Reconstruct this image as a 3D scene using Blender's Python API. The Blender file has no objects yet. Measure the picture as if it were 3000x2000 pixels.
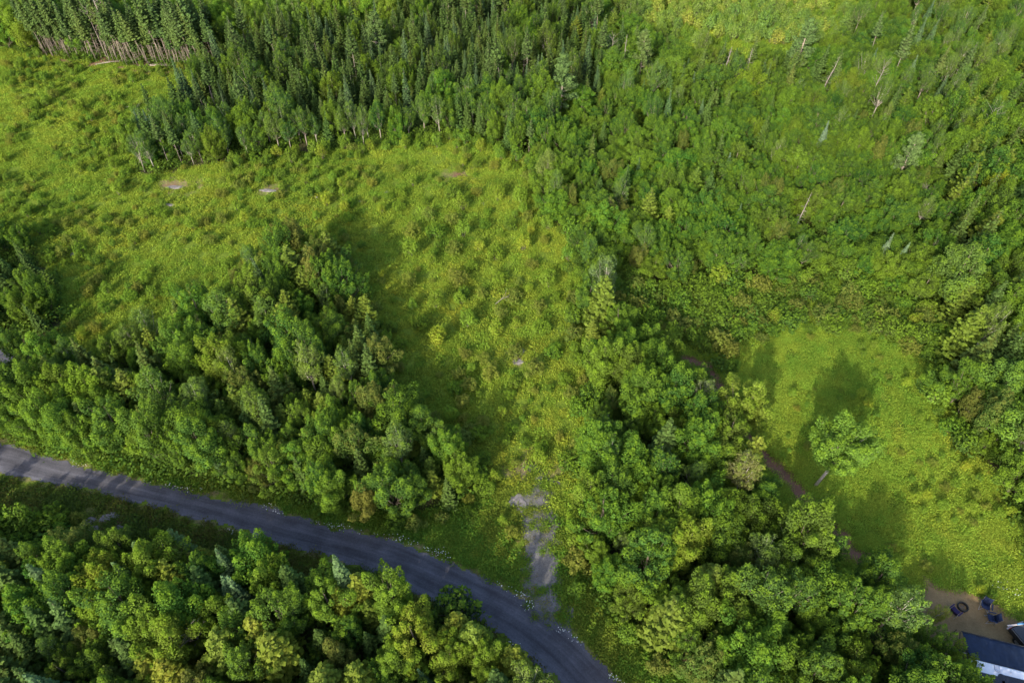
import bpy, math, random
import numpy as np
from mathutils import Vector, Matrix

# ------------------------------------------------------------------ camera, sky, sun, exposure
SC = bpy.context.scene
COL = SC.collection
CAM_H = 60.0
PITCH = 46.5                      # degrees the lens axis looks down
cam_d = bpy.data.cameras.new('camera'); cam = bpy.data.objects.new('camera', cam_d); COL.objects.link(cam)
cam.location = (0, 0, CAM_H); cam.rotation_euler = (math.radians(90 - PITCH), 0, 0)
cam_d.sensor_width = 36; cam_d.lens = 24; cam_d.clip_start = 0.5; cam_d.clip_end = 4000
SC.camera = cam

SUN_EL, SH_AZ = 27.0, 27.0        # shadows fall SH_AZ degrees to the right of straight ahead
tosun = Vector((-math.sin(math.radians(SH_AZ)) * math.cos(math.radians(SUN_EL)), -math.cos(math.radians(SH_AZ)) * math.cos(math.radians(SUN_EL)), math.sin(math.radians(SUN_EL))))
w = bpy.data.worlds.new('World'); SC.world = w; w.use_nodes = True
nt = w.node_tree; bg = nt.nodes['Background']; sky = nt.nodes.new('ShaderNodeTexSky')
sky.sky_type = 'NISHITA'; sky.sun_disc = False; sky.sun_elevation = math.radians(SUN_EL)
sky.sun_rotation = math.atan2(tosun.x, tosun.y); sky.air_density = 1.0; sky.dust_density = 2.5; sky.ozone_density = 1.0
nt.links.new(sky.outputs[0], bg.inputs[0]); bg.inputs[1].default_value = 0.15
sun_d = bpy.data.lights.new('sun', 'SUN'); sun_d.energy = 2.85; sun_d.angle = math.radians(0.9); sun_d.color = (1, .9, .72)
sun = bpy.data.objects.new('sun', sun_d); COL.objects.link(sun); sun.rotation_euler = (-tosun).to_track_quat('-Z', 'Y').to_euler(); sun.location = (0, 0, 120)
SC.view_settings.view_transform = 'Standard'; SC.view_settings.look = 'None'
SC.view_settings.gamma = 1; SC.view_settings.exposure = 1.5
SC.render.engine = 'CYCLES'
SC.cycles.max_bounces = 5; SC.cycles.diffuse_bounces = 3; SC.cycles.glossy_bounces = 1; SC.cycles.transmission_bounces = 3; SC.cycles.transparent_max_bounces = 4

R = random.Random(11)
NP = np.random.default_rng(5)
rad = math.radians
SP, CP = math.sin(rad(PITCH)), math.cos(rad(PITCH))

def G(x, y, h=0.0):
    """photo pixel (3000 x 2000) -> the point of the land (or of the level h above it) seen there"""
    u = (x - 1500) / 2000; v = (y - 1000) / 2000
    z = (CAM_H - h) / (SP + CP * v)
    return (u * z, (CP - SP * v) * z)
def PIX(X, Y, Z=0.0):
    d = CAM_H - Z; dep = Y * CP + d * SP; up = Y * SP - d * CP
    return 1500 + 2000 * X / dep, 1000 - 2000 * up / dep
def poly(pts): return np.array([G(*p) for p in pts])
def inside(P, x, y):
    """even-odd test for arrays"""
    x = np.asarray(x, float); y = np.asarray(y, float); c = np.zeros(x.shape, bool)
    n = len(P); j = n - 1
    for i in range(n):
        xi, yi = P[i]; xj, yj = P[j]
        if yi != yj:
            c ^= ((yi > y) != (yj > y)) & (x < (xj - xi) * (y - yi) / (yj - yi) + xi)
        j = i
    return c
def dist_line(L, x, y):
    """distance to a polyline, signed across position and distance along"""
    x = np.asarray(x, float); y = np.asarray(y, float)
    best = np.full(x.shape, 1e9); side = np.zeros(x.shape); along = np.zeros(x.shape); acc = 0
    for a, b in zip(L[:-1], L[1:]):
        d = b - a; l = np.hypot(*d); t = np.clip(((x - a[0]) * d[0] + (y - a[1]) * d[1]) / l ** 2, 0, 1)
        px = x - a[0] - t * d[0]; py = y - a[1] - t * d[1]; r = np.hypot(px, py)
        s = np.sign(d[0] * py - d[1] * px); m = r < best
        best = np.where(m, r, best); side = np.where(m, s * r, side); along = np.where(m, acc + t * l, along); acc += l
    return best, side, along
def smooth_line(P, n=6):
    P = np.array(P, float); out = []
    Q = np.vstack([2 * P[0] - P[1], P, 2 * P[-1] - P[-2]])
    for i in range(1, len(Q) - 2):
        for k in range(n):
            t = k / n; a, b, c, d = Q[i - 1], Q[i], Q[i + 1], Q[i + 2]
            out.append(.5 * ((2 * b) + (-a + c) * t + (2 * a - 5 * b + 4 * c - d) * t * t + (-a + 3 * b - 3 * c + d) * t ** 3))
    out.append(P[-1]); return np.array(out)
def vnoise(x, y, s, seed=0):
    """smooth value noise in 0..1"""
    x = np.asarray(x, float) / s; y = np.asarray(y, float) / s
    xi = np.floor(x).astype(np.int64); yi = np.floor(y).astype(np.int64); fx = x - xi; fy = y - yi
    fx = fx * fx * (3 - 2 * fx); fy = fy * fy * (3 - 2 * fy)
    def hsh(a, b):
        n = (a * 374761393 + b * 668265263 + seed * 1442695041) & 0xffffffff
        n = ((n ^ (n >> 13)) * 1274126177) & 0xffffffff
        return ((n ^ (n >> 16)) & 0xffff) / 65535.0
    return (hsh(xi, yi) * (1 - fx) + hsh(xi + 1, yi) * fx) * (1 - fy) + (hsh(xi, yi + 1) * (1 - fx) + hsh(xi + 1, yi + 1) * fx) * fy

# ------------------------------------------------------------------ the plan of the place
ROAD_UP = [(-330, 1272), (0, 1290), (147, 1338), (260, 1366), (390, 1398), (542, 1433), (715, 1468), (824, 1494), (954, 1534), (1087, 1562), (1217, 1602), (1303, 1634), (1412, 1684), (1499, 1724), (1570, 1765), (1650, 1830), (1737, 1908), (1824, 2000), (1960, 2160)]
ROAD_LO = [(-330, 1345), (0, 1387), (130, 1418), (304, 1454), (477, 1495), (650, 1545), (780, 1588), (911, 1620), (1000, 1648), (1087, 1678), (1173, 1712), (1243, 1752), (1380, 1815), (1477, 1875), (1564, 1942), (1624, 2000), (1760, 2160)]
def rs(P, n=60):
    P = smooth_line([G(*p) for p in P]); d = np.r_[0, np.cumsum(np.hypot(*np.diff(P, axis=0).T))]
    t = np.linspace(0, d[-1], n); return np.c_[np.interp(t, d, P[:, 0]), np.interp(t, d, P[:, 1])]
_u, _l = rs(ROAD_UP), rs(ROAD_LO)
ROAD_POLY = np.vstack([_u, _l[::-1]]); ROAD_MID = (_u + _l) / 2
def road_d(x, y):
    """signed depth into the road: positive inside, negative outside (metres)"""
    du = dist_line(_u, x, y)[0]; dl = dist_line(_l, x, y)[0]; i = inside(ROAD_POLY, x, y)
    return np.where(i, 1, -1) * np.minimum(du, dl)
BEND = smooth_line([G(-420, 1300), G(-330, 1180), G(-160, 1090), G(-10, 1060), G(45, 1035)])

MEADOW = poly([(-500, 60), (-100, 120), (100, 160), (260, 176), (390, 197), (610, 208), (590, 275), (540, 340), (440, 375), (400, 425), (405, 512), (500, 503), (700, 472), (860, 450), (1000, 438), (1150, 424), (1330, 392), (1450, 425), (1560, 475), (1600, 560), (1610, 640), (1690, 720), (1715, 820), (1720, 950), (1725, 1050), (1745, 1150), (1745, 1250), (1720, 1400), (1705, 1520), (1720, 1660), (1760, 1760), (1890, 1850), (2010, 1960), (2150, 2120), (1900, 2500), (-1200, 2500), (-1200, 60)])
WOOD_B = poly([(-200, 1262), (0, 1268), (250, 1322), (500, 1380), (780, 1442), (1000, 1492), (1130, 1500), (1300, 1490), (1370, 1455), (1350, 1340, 4), (1330, 1280, 5), (1290, 1210, 5), (1230, 1185, 5), (1140, 1190, 4), (1085, 1150, 5), (1090, 1000, 6), (1085, 900, 6), (1000, 800, 6), (960, 700, 6), (920, 630, 6), (850, 660, 6), (700, 765, 5), (640, 840, 5), (480, 925, 5), (330, 985, 5), (200, 1000, 5), (95, 1020, 5), (80, 1120, 4), (0, 1160, 3), (-200, 1180, 3)])
WOOD_C = poly([(-500, 1440, 5), (0, 1450, 5), (100, 1470, 4), (200, 1560, 4), (400, 1600, 5), (560, 1590, 5), (760, 1625, 5), (900, 1670, 4), (1050, 1705, 4), (1200, 1750, 4), (1330, 1765, 3), (1395, 1810, 3), (1450, 1890, 4), (1560, 1960, 4), (1660, 2080, 4)]).tolist() + [(4, -4), (-60, -10)]
WOOD_C = np.array(WOOD_C)
WOOD_D = poly([(-400, 560, 6), (0, 620, 6), (30, 620, 6), (80, 700, 6), (120, 790, 6), (110, 900, 5), (50, 980, 4), (0, 1060, 3), (-400, 1150, 3)])
RCLEAR = poly([(2120, 1060), (2160, 1010), (2250, 965), (2380, 935), (2600, 965), (2740, 1065), (2775, 1180), (2830, 1290), (2930, 1420), (2985, 1540), (3050, 1700), (3300, 1850), (3500, 2150), (3050, 2200, 5), (2900, 2030, 5), (2830, 1945, 5), (2765, 1885, 5), (2700, 1810, 5), (2650, 1725, 5), (2560, 1660, 5), (2450, 1560, 5), (2330, 1470, 5), (2250, 1370, 5), (2150, 1300, 3), (2130, 1200)])
THICKET = poly([(1760, 930), (1830, 790), (1950, 830), (2150, 830), (2420, 800), (2700, 900), (2790, 1010), (2760, 1100), (2600, 1030), (2380, 1000), (2160, 1080), (2110, 1190), (2010, 1130), (1900, 1060)])
REGROW = poly([(1830, -60), (1860, 120), (2020, 190), (2250, 205), (2450, 170), (2540, 20), (2500, -300), (1850, -300)])
YARD = poly([(2700, 1690), (2745, 1712), (2790, 1722), (2860, 1745), (2930, 1775), (3040, 1850), (3300, 2150), (2850, 2150), (2740, 1950), (2680, 1800)])
TRACK = poly([(1560, 1380), (1590, 1380), (1600, 1430), (1635, 1520), (1642, 1600), (1645, 1720), (1655, 1790), (1640, 1835), (1560, 1790), (1530, 1720), (1528, 1640), (1530, 1570), (1514, 1500), (1515, 1450), (1548, 1430)])
PATH = smooth_line([G(2010, 1050), G(2080, 1085), G(2140, 1190), G(2180, 1270), G(2290, 1390), G(2350, 1450), G(2430, 1540), G(2520, 1640)])
SLABS = [(1520, 1030, .75, .6), (1518, 1060, .6, .5), (515, 547, 1.25, .5), (787, 562, 1.3, .4), (497, 598, .8, .3), (213, 741, .5, .35), (1008, 748, .5, .4), (1132, 565, .4, .35), (1058, 595, .4, .3), (925, 582, .4, .25), (1416, 600, .3, .3), (1578, 1405, .55, .5), (262, 1528, .6, .45), (320, 1515, .8, .5), (275, 1548, .4, .35), (352, 1548, .5, .4), (1525, 1475, .7, 1.1)]

def land(x, y):
    x = np.asarray(x, float); y = np.asarray(y, float)
    h = .55 * (vnoise(x, y, 22, 3) - .5) + .35 * (vnoise(x, y, 8, 4) - .5) + .12 * (vnoise(x, y, 2.6, 7) - .5)
    k = np.clip((-road_d(x, y) - .3) / 5, 0, 1)
    return h * k * np.clip(1 - (np.hypot(x, y - 90) - 260) / 400, 0, 1)
def land1(x, y): return float(land(np.array([x]), np.array([y]))[0])

# ------------------------------------------------------------------ materials
def lk(t, a, b): t.links.new(a, b)
MASS = {}
def mat(name, base=(.5, .5, .5), rough=.8, metal=0, spec=.3, noise=None, bump=0, nscale=8):
    m = bpy.data.materials.new(name); m.use_nodes = True; t = m.node_tree; p = t.nodes['Principled BSDF']
    p.inputs['Roughness'].default_value = rough; p.inputs['Metallic'].default_value = metal; p.inputs['Specular IOR Level'].default_value = spec
    p.inputs['Base Color'].default_value = (*base, 1)
    if noise or bump:
        tc = t.nodes.new('ShaderNodeTexCoord'); n = t.nodes.new('ShaderNodeTexNoise'); n.inputs['Scale'].default_value = nscale; n.inputs['Detail'].default_value = 6
        lk(t, tc.outputs['Object'], n.inputs['Vector'])
        if noise:
            cr = t.nodes.new('ShaderNodeValToRGB'); cr.color_ramp.elements[0].color = (*noise, 1); cr.color_ramp.elements[1].color = (*base, 1)
            cr.color_ramp.elements[0].position = .35; cr.color_ramp.elements[1].position = .65
            lk(t, n.outputs['Fac'], cr.inputs['Fac']); lk(t, cr.outputs['Color'], p.inputs['Base Color'])
        if bump:
            b = t.nodes.new('ShaderNodeBump'); b.inputs['Strength'].default_value = bump; b.inputs['Distance'].default_value = .05
            lk(t, n.outputs['Fac'], b.inputs['Height']); lk(t, b.outputs['Normal'], p.inputs['Normal'])
    return m
def leaf_mat(name, tip, tipmix=.6, trans=.28, rough=.75, spec=.04, hv=.022, vv=.35, own=False):
    if not own: MASS[name] = lambda: leaf_mat(name + '_mass', tip, tipmix, trans, rough, spec, hv, vv, True)
    """leaf colour = the tree's own colour, varied tree by tree and spray by spray, towards TIP on young shoots"""
    m = bpy.data.materials.new(name); m.use_nodes = True; t = m.node_tree; N = t.nodes; p = N['Principled BSDF']
    oi = N.new('ShaderNodeObjectInfo'); at = N.new('ShaderNodeAttribute'); at.attribute_name = 'tint'; ag = N.new('ShaderNodeAttribute'); ag.attribute_name = 'vary'
    hs = N.new('ShaderNodeHueSaturation'); hs.inputs['Saturation'].default_value = .95; ow = N.new('ShaderNodeAttribute'); ow.attribute_name = 'own'; lk(t, ow.outputs['Color'] if own else oi.outputs['Color'], hs.inputs['Color'])
    a = N.new('ShaderNodeMapRange'); a.inputs['To Min'].default_value = .5 - hv; a.inputs['To Max'].default_value = .5 + hv * .6; lk(t, oi.outputs['Random'], a.inputs['Value']); lk(t, a.outputs[0], hs.inputs['Hue'])
    b = N.new('ShaderNodeMapRange'); b.inputs['To Min'].default_value = 1 - vv; b.inputs['To Max'].default_value = 1 + vv; lk(t, ag.outputs['Fac'], b.inputs['Value']); lk(t, b.outputs[0], hs.inputs['Value'])
    mx = N.new('ShaderNodeMix'); mx.data_type = 'RGBA'; mx.inputs['B'].default_value = (*tip, 1)
    s = N.new('ShaderNodeMath'); s.operation = 'MULTIPLY'; s.inputs[1].default_value = tipmix; lk(t, at.outputs['Fac'], s.inputs[0]); lk(t, s.outputs[0], mx.inputs['Factor']); lk(t, hs.outputs[0], mx.inputs['A'])
    lk(t, mx.outputs['Result'], p.inputs['Base Color']); p.inputs['Roughness'].default_value = rough; p.inputs['Specular IOR Level'].default_value = spec
    tr = N.new('ShaderNodeBsdfTranslucent'); g = N.new('ShaderNodeHueSaturation'); g.inputs['Hue'].default_value = .485; g.inputs['Value'].default_value = 1.5; lk(t, mx.outputs['Result'], g.inputs['Color']); lk(t, g.outputs[0], tr.inputs['Color'])
    ms = N.new('ShaderNodeMixShader'); ms.inputs[0].default_value = trans; lk(t, p.outputs[0], ms.inputs[1]); lk(t, tr.outputs[0], ms.inputs[2]); lk(t, ms.outputs[0], N['Material Output'].inputs['Surface'])
    return m
M = {}
M['leaf'] = leaf_mat('broad_leaf', (.14, .23, .014), tipmix=.7)
M['redtip'] = leaf_mat('red_tipped_leaf', (.16, .15, .03), tipmix=.5)
M['needle'] = leaf_mat('needle', (.10, .17, .035), tipmix=.5, trans=.1, rough=.8, spec=.06)
M['larch'] = leaf_mat('larch_needle', (.13, .19, .012), tipmix=.5, trans=.2, rough=.7, spec=.12)
M['grass'] = leaf_mat('meadow_leaf', (.20, .28, .025), tipmix=.5, trans=.3, rough=.8, spec=.03, hv=.03, vv=.35)
M['bark'] = mat('bark', (.17, .14, .11), .9, noise=(.09, .075, .06), nscale=14)
M['grey_bark'] = mat('grey_bark', (.30, .26, .22), .9, noise=(.17, .14, .12), nscale=10)
M['birch'] = mat('birch_bark', (.42, .39, .34), .8, noise=(.2, .18, .15), nscale=9)
M['pale_bark'] = mat('pale_bark', (.46, .42, .36), .85, noise=(.3, .27, .23), nscale=8)
M['deadwood'] = mat('dead_wood', (.22, .195, .17), .9, noise=(.13, .115, .10), nscale=9)
M['rock'] = mat('grey_rock', (.19, .175, .175), .85, noise=(.11, .10, .095), bump=.8, nscale=3)
M['petal'] = mat('white_petal', (.6, .6, .56), .6)
M['white_paint'] = mat('white_paint', (.70, .72, .78), .35, spec=.5, noise=(.62, .64, .70), nscale=1.5)
M['grey_paint'] = mat('grey_hatch', (.42, .44, .52), .5)
M['black_glass'] = mat('black_glass', (.012, .014, .022), .2, spec=.6)
M['navy_cloth'] = mat('navy_awning_cloth', (.011, .023, .055), .85, noise=(.008, .017, .04), nscale=3)
M['blue_cloth'] = mat('blue_chair_cloth', (.01, .02, .06), .8, noise=(.007, .014, .04), nscale=12)
M['purple_cloth'] = mat('purple_chair_cloth', (.022, .014, .06), .8)
M['metal'] = mat('grey_metal', (.35, .35, .36), .4, metal=.8)
M['black_metal'] = mat('black_metal', (.02, .02, .02), .5)
M['tyre'] = mat('tyre', (.015, .015, .015), .9)
M['truck_paint'] = mat('black_paint', (.012, .014, .018), .25, spec=.6)
M['tonneau'] = mat('grey_cover', (.035, .042, .055), .7)
M['red_lamp'] = mat('red_lens', (.35, .02, .015), .3)
M['pale_board'] = mat('pale_board', (.42, .38, .38), .7)
M['blue_plastic'] = mat('blue_plastic', (.08, .22, .42), .5)
M['mat_cloth'] = mat('brown_mat', (.055, .04, .042), .95, noise=(.035, .028, .03), nscale=6)
M['mat_line'] = mat('mat_border', (.3, .27, .23), .9)
M['orange_needle'] = leaf_mat('rust_needle', (.25, .07, .03), tipmix=.5, trans=.05)

def ground_mat():
    m = bpy.data.materials.new('land'); m.use_nodes = True; t = m.node_tree; N = t.nodes; p = N['Principled BSDF']; p.inputs['Roughness'].default_value = .95; p.inputs['Specular IOR Level'].default_value = .1
    tc = N.new('ShaderNodeTexCoord')
    def noise(sc, det=5, ro=.6):
        n = N.new('ShaderNodeTexNoise'); n.inputs['Scale'].default_value = sc; n.inputs['Detail'].default_value = det; n.inputs['Roughness'].default_value = ro; lk(t, tc.outputs['Object'], n.inputs['Vector']); return n.outputs['Fac']
    def ramp(f, a, b, lo=.35, hi=.65):
        c = N.new('ShaderNodeValToRGB'); c.color_ramp.elements[0].color = (*a, 1); c.color_ramp.elements[1].color = (*b, 1); c.color_ramp.elements[0].position = lo; c.color_ramp.elements[1].position = hi; lk(t, f, c.inputs['Fac']); return c.outputs['Color']
    def mix(f, a, b):
        x = N.new('ShaderNodeMix'); x.data_type = 'RGBA'; lk(t, f, x.inputs['Factor']); lk(t, a, x.inputs['A']); lk(t, b, x.inputs['B']); return x.outputs['Result']
    def attr(n):
        a = N.new('ShaderNodeAttribute'); a.attribute_name = n; return a.outputs['Fac']
    def ragged(f, n, k=.7):
        a = N.new('ShaderNodeMath'); a.operation = 'MULTIPLY_ADD'; lk(t, n, a.inputs[0]); a.inputs[1].default_value = k; lk(t, f, a.inputs[2])
        r = N.new('ShaderNodeMapRange'); r.inputs['From Min'].default_value = .75; r.inputs['From Max'].default_value = .95; lk(t, a.outputs[0], r.inputs['Value']); return r.outputs[0]
    fine = noise(5, 8, .7); mid = noise(.9, 5); big = noise(.12, 4)
    meadow = mix(mid, ramp(fine, (.055, .10, .012), (.12, .18, .018)), ramp(fine, (.08, .12, .014), (.16, .20, .022)))
    floor = ramp(fine, (.028, .036, .012), (.06, .055, .025))
    soil = ramp(fine, (.10, .055, .032), (.20, .125, .08))
    dry = ramp(fine, (.13, .115, .05), (.22, .18, .09))
    c = mix(ragged(attr('wood'), mid), meadow, floor); c = mix(ragged(attr('dry'), mid), c, dry); c = mix(ragged(attr('soil'), mid), c, soil)
    lk(t, c, p.inputs['Base Color'])
    b = N.new('ShaderNodeBump'); b.inputs['Strength'].default_value = .9; b.inputs['Distance'].default_value = .12; lk(t, fine, b.inputs['Height']); lk(t, b.outputs['Normal'], p.inputs['Normal'])
    return m
def gravel_mat(name, c1, c2, c3, tracks=False):
    m = bpy.data.materials.new(name); m.use_nodes = True; t = m.node_tree; N = t.nodes; p = N['Principled BSDF']; p.inputs['Roughness'].default_value = .9; p.inputs['Specular IOR Level'].default_value = .2
    tc = N.new('ShaderNodeTexCoord')
    n1 = N.new('ShaderNodeTexNoise'); n1.inputs['Scale'].default_value = 7; n1.inputs['Detail'].default_value = 9; n1.inputs['Roughness'].default_value = .8; lk(t, tc.outputs['Object'], n1.inputs['Vector'])
    n2 = N.new('ShaderNodeTexNoise'); n2.inputs['Scale'].default_value = .45; n2.inputs['Detail'].default_value = 5; lk(t, tc.outputs['Object'], n2.inputs['Vector'])
    r1 = N.new('ShaderNodeValToRGB'); r1.color_ramp.elements[0].color = (*c1, 1); r1.color_ramp.elements[1].color = (*c2, 1); r1.color_ramp.elements[0].position = .33; r1.color_ramp.elements[1].position = .7; lk(t, n1.outputs['Fac'], r1.inputs['Fac'])
    vo = N.new('ShaderNodeTexVoronoi'); vo.inputs['Scale'].default_value = 5.5; lk(t, tc.outputs['Object'], vo.inputs['Vector'])
    st = N.new('ShaderNodeMapRange'); st.inputs['From Min'].default_value = .12; st.inputs['From Max'].default_value = .04; st.inputs['To Max'].default_value = .55; lk(t, vo.outputs['Distance'], st.inputs['Value'])
    mx = N.new('ShaderNodeMix'); mx.data_type = 'RGBA'; lk(t, st.outputs[0], mx.inputs['Factor']); lk(t, r1.outputs[0], mx.inputs['A']); mx.inputs['B'].default_value = (*c3, 1)
    mp = N.new('ShaderNodeMapRange'); mp.inputs['From Min'].default_value = .3; mp.inputs['From Max'].default_value = .7; mp.inputs['To Min'].default_value = .76; mp.inputs['To Max'].default_value = 1.28; lk(t, n2.outputs['Fac'], mp.inputs['Value'])
    hs = N.new('ShaderNodeHueSaturation'); lk(t, mx.outputs['Result'], hs.inputs['Color'])
    if tracks:
        at = N.new('ShaderNodeAttribute'); at.attribute_name = 'across'
        cr = N.new('ShaderNodeValToRGB'); E = cr.color_ramp.elements; E[0].position = 0; E[0].color = (1.35,) * 3 + (1,); E[1].position = 1; E[1].color = (1.3,) * 3 + (1,)
        for q, v in ((.16, 1.12), (.27, .8), (.36, .85), (.5, 1.12), (.62, .86), (.72, .78), (.86, 1.1)):
            e = E.new(q); e.color = (v, v, v, 1)
        wo = N.new('ShaderNodeMath'); wo.operation = 'MULTIPLY_ADD'; lk(t, n2.outputs['Fac'], wo.inputs[0]); wo.inputs[1].default_value = .12; lk(t, at.outputs['Fac'], wo.inputs[2])
        lk(t, wo.outputs[0], cr.inputs['Fac']); al = N.new('ShaderNodeAttribute'); al.attribute_name = 'along'; cv = N.new('ShaderNodeCombineXYZ'); m1 = N.new('ShaderNodeMath'); m1.operation = 'MULTIPLY'; m1.inputs[1].default_value = 13; lk(t, at.outputs['Fac'], m1.inputs[0]); m2 = N.new('ShaderNodeMath'); m2.operation = 'MULTIPLY'; m2.inputs[1].default_value = .22; lk(t, al.outputs['Fac'], m2.inputs[0]); lk(t, m1.outputs[0], cv.inputs[0]); lk(t, m2.outputs[0], cv.inputs[1])
        sn = N.new('ShaderNodeTexNoise'); sn.inputs['Scale'].default_value = 1; sn.inputs['Detail'].default_value = 5; lk(t, cv.outputs[0], sn.inputs['Vector']); sr = N.new('ShaderNodeMapRange'); sr.inputs['From Min'].default_value = .3; sr.inputs['From Max'].default_value = .7; sr.inputs['To Min'].default_value = .78; sr.inputs['To Max'].default_value = 1.22; lk(t, sn.outputs['Fac'], sr.inputs['Value'])
        m3 = N.new('ShaderNodeMath'); m3.operation = 'MULTIPLY'; lk(t, cr.outputs[0], m3.inputs[0]); lk(t, sr.outputs[0], m3.inputs[1])
        mu = N.new('ShaderNodeMath'); mu.operation = 'MULTIPLY'; lk(t, m3.outputs[0], mu.inputs[0]); lk(t, mp.outputs[0], mu.inputs[1]); lk(t, mu.outputs[0], hs.inputs['Value'])
    else: lk(t, mp.outputs[0], hs.inputs['Value'])
    lk(t, hs.outputs[0], p.inputs['Base Color'])
    b = N.new('ShaderNodeBump'); b.inputs['Strength'].default_value = .7; b.inputs['Distance'].default_value = .03; lk(t, n1.outputs['Fac'], b.inputs['Height']); lk(t, b.outputs['Normal'], p.inputs['Normal'])
    return m
M['land'] = ground_mat()
M['road'] = gravel_mat('road_gravel', (.052, .052, .063), (.098, .096, .112), (.20, .197, .205), True)
M['gravel'] = gravel_mat('loose_gravel', (.055, .055, .058), (.165, .158, .155), (.32, .31, .31))
M['yard'] = gravel_mat('bare_yard_earth', (.15, .10, .045), (.26, .18, .09), (.30, .22, .13))
M['earth'] = gravel_mat('bare_red_earth', (.10, .05, .03), (.20, .105, .07), (.22, .14, .10))

# ------------------------------------------------------------------ mesh helpers
def mesh_np(name, V, F, mats, midx=None, attrs=None, smooth=False):
    """V (n,3), F (m,k) array or list of such arrays"""
    me = bpy.data.meshes.new(name)
    Fs = F if isinstance(F, list) else [F]
    Fs = [f for f in Fs if len(f)]
    loops = np.concatenate([f.ravel() for f in Fs]).astype(np.int32)
    tot = np.concatenate([np.full(len(f), f.shape[1]) for f in Fs]).astype(np.int32)
    me.vertices.add(len(V)); me.vertices.foreach_set('co', np.asarray(V, np.float32).ravel())
    me.loops.add(len(loops)); me.loops.foreach_set('vertex_index', loops)
    me.polygons.add(len(tot)); me.polygons.foreach_set('loop_start', np.r_[0, np.cumsum(tot)[:-1]].astype(np.int32))
    if midx is not None: me.polygons.foreach_set('material_index', np.asarray(midx, np.int32))
    if smooth: me.polygons.foreach_set('use_smooth', np.ones(len(tot), bool))
    for m in mats: me.materials.append(m)
    for k, v in (attrs or {}).items():
        a = me.attributes.new(k, 'FLOAT', 'POINT'); a.data.foreach_set('value', np.asarray(v, np.float32))
    me.update(calc_edges=True); me.validate(); return me
class MB:
    """collects boxes and tubes into one mesh"""
    def __init__(s): s.v = []; s.f = []; s.n = 0
    def add(s, V, F):
        s.v.append(np.asarray(V, float)); s.f += [tuple(i + s.n for i in f) for f in F]; s.n += len(V)
    def tube(s, pts, rs, n=6, cap=True):
        pts = [Vector(p) for p in pts]; V = []; F = []
        for i, p in enumerate(pts):
            d = (pts[min(i + 1, len(pts) - 1)] - pts[max(i - 1, 0)]).normalized()
            a = d.orthogonal().normalized() if abs(d.z) > .95 else d.cross(Vector((0, 0, 1))).normalized(); b = d.cross(a)
            for k in range(n):
                t = 2 * math.pi * k / n; V.append(p + (a * math.cos(t) + b * math.sin(t)) * rs[i])
        for i in range(len(pts) - 1):
            for k in range(n): F.append((i * n + k, i * n + (k + 1) % n, (i + 1) * n + (k + 1) % n, (i + 1) * n + k))
        if cap: F.append(tuple(range(n))[::-1]); F.append(tuple((len(pts) - 1) * n + k for k in range(n)))
        s.add([tuple(v) for v in V], F)
    def box(s, x0, x1, y0, y1, z0, z1, M4=None, bev=0):
        if bev:
            b = bev; ring = lambda z, e: [(x0 + e + b, y0 + e, z), (x1 - e - b, y0 + e, z), (x1 - e, y0 + e + b, z), (x1 - e, y1 - e - b, z), (x1 - e - b, y1 - e, z), (x0 + e + b, y1 - e, z), (x0 + e, y1 - e - b, z), (x0 + e, y0 + e + b, z)]
            V = ring(z0, b) + ring(z0 + b, 0) + ring(z1 - b, 0) + ring(z1, b); F = [tuple(range(8))[::-1], tuple(range(24, 32))]
            for r in range(3):
                for k in range(8): F.append((r * 8 + k, r * 8 + (k + 1) % 8, r * 8 + 8 + (k + 1) % 8, r * 8 + 8 + k))
        else:
            V = [(x, y, z) for z in (z0, z1) for y in (y0, y1) for x in (x0, x1)]
            F = [(0, 2, 3, 1), (4, 5, 7, 6), (0, 1, 5, 4), (2, 6, 7, 3), (0, 4, 6, 2), (1, 3, 7, 5)]
        if M4 is not None: V = [tuple(M4 @ Vector(v)) for v in V]
        s.add(V, F)
    def torus(s, c, R_, r, n=32, m=10, sq=1.0):
        V = []; F = []
        for i in range(n):
            a = 2 * math.pi * i / n
            for j in range(m):
                b = 2 * math.pi * j / m; q = R_ + r * math.cos(b); V.append((c[0] + q * math.cos(a), c[1] + q * math.sin(a), c[2] + r * sq * math.sin(b)))
        for i in range(n):
            for j in range(m): F.append((i * m + j, ((i + 1) % n) * m + j, ((i + 1) % n) * m + (j + 1) % m, i * m + (j + 1) % m))
        s.add(V, F)
    def mesh(s, name, m, smooth=False):
        me = bpy.data.meshes.new(name); me.from_pydata(np.vstack(s.v).tolist(), [], s.f); me.materials.append(m)
        if smooth: me.polygons.foreach_set('use_smooth', np.ones(len(me.polygons), bool))
        me.update(); return me
    def build(s, name, m, parent=None, smooth=False):
        return link(name, s.mesh(name, m, smooth), parent)
def link(name, me, parent=None):
    o = bpy.data.objects.new(name, me); COL.objects.link(o)
    if parent is not None: o.parent = parent
    return o
def tag(o, label=None, cat=None, group=None, kind=None):
    for k, v in (('label', label), ('category', cat), ('group', group), ('kind', kind)):
        if v: o[k] = v
    return o
def empty(name, loc=(0, 0, 0), rz=0):
    o = bpy.data.objects.new(name, None); COL.objects.link(o); o.location = loc; o.rotation_euler = (0, 0, rz); o.empty_display_size = .3; return o

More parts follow.
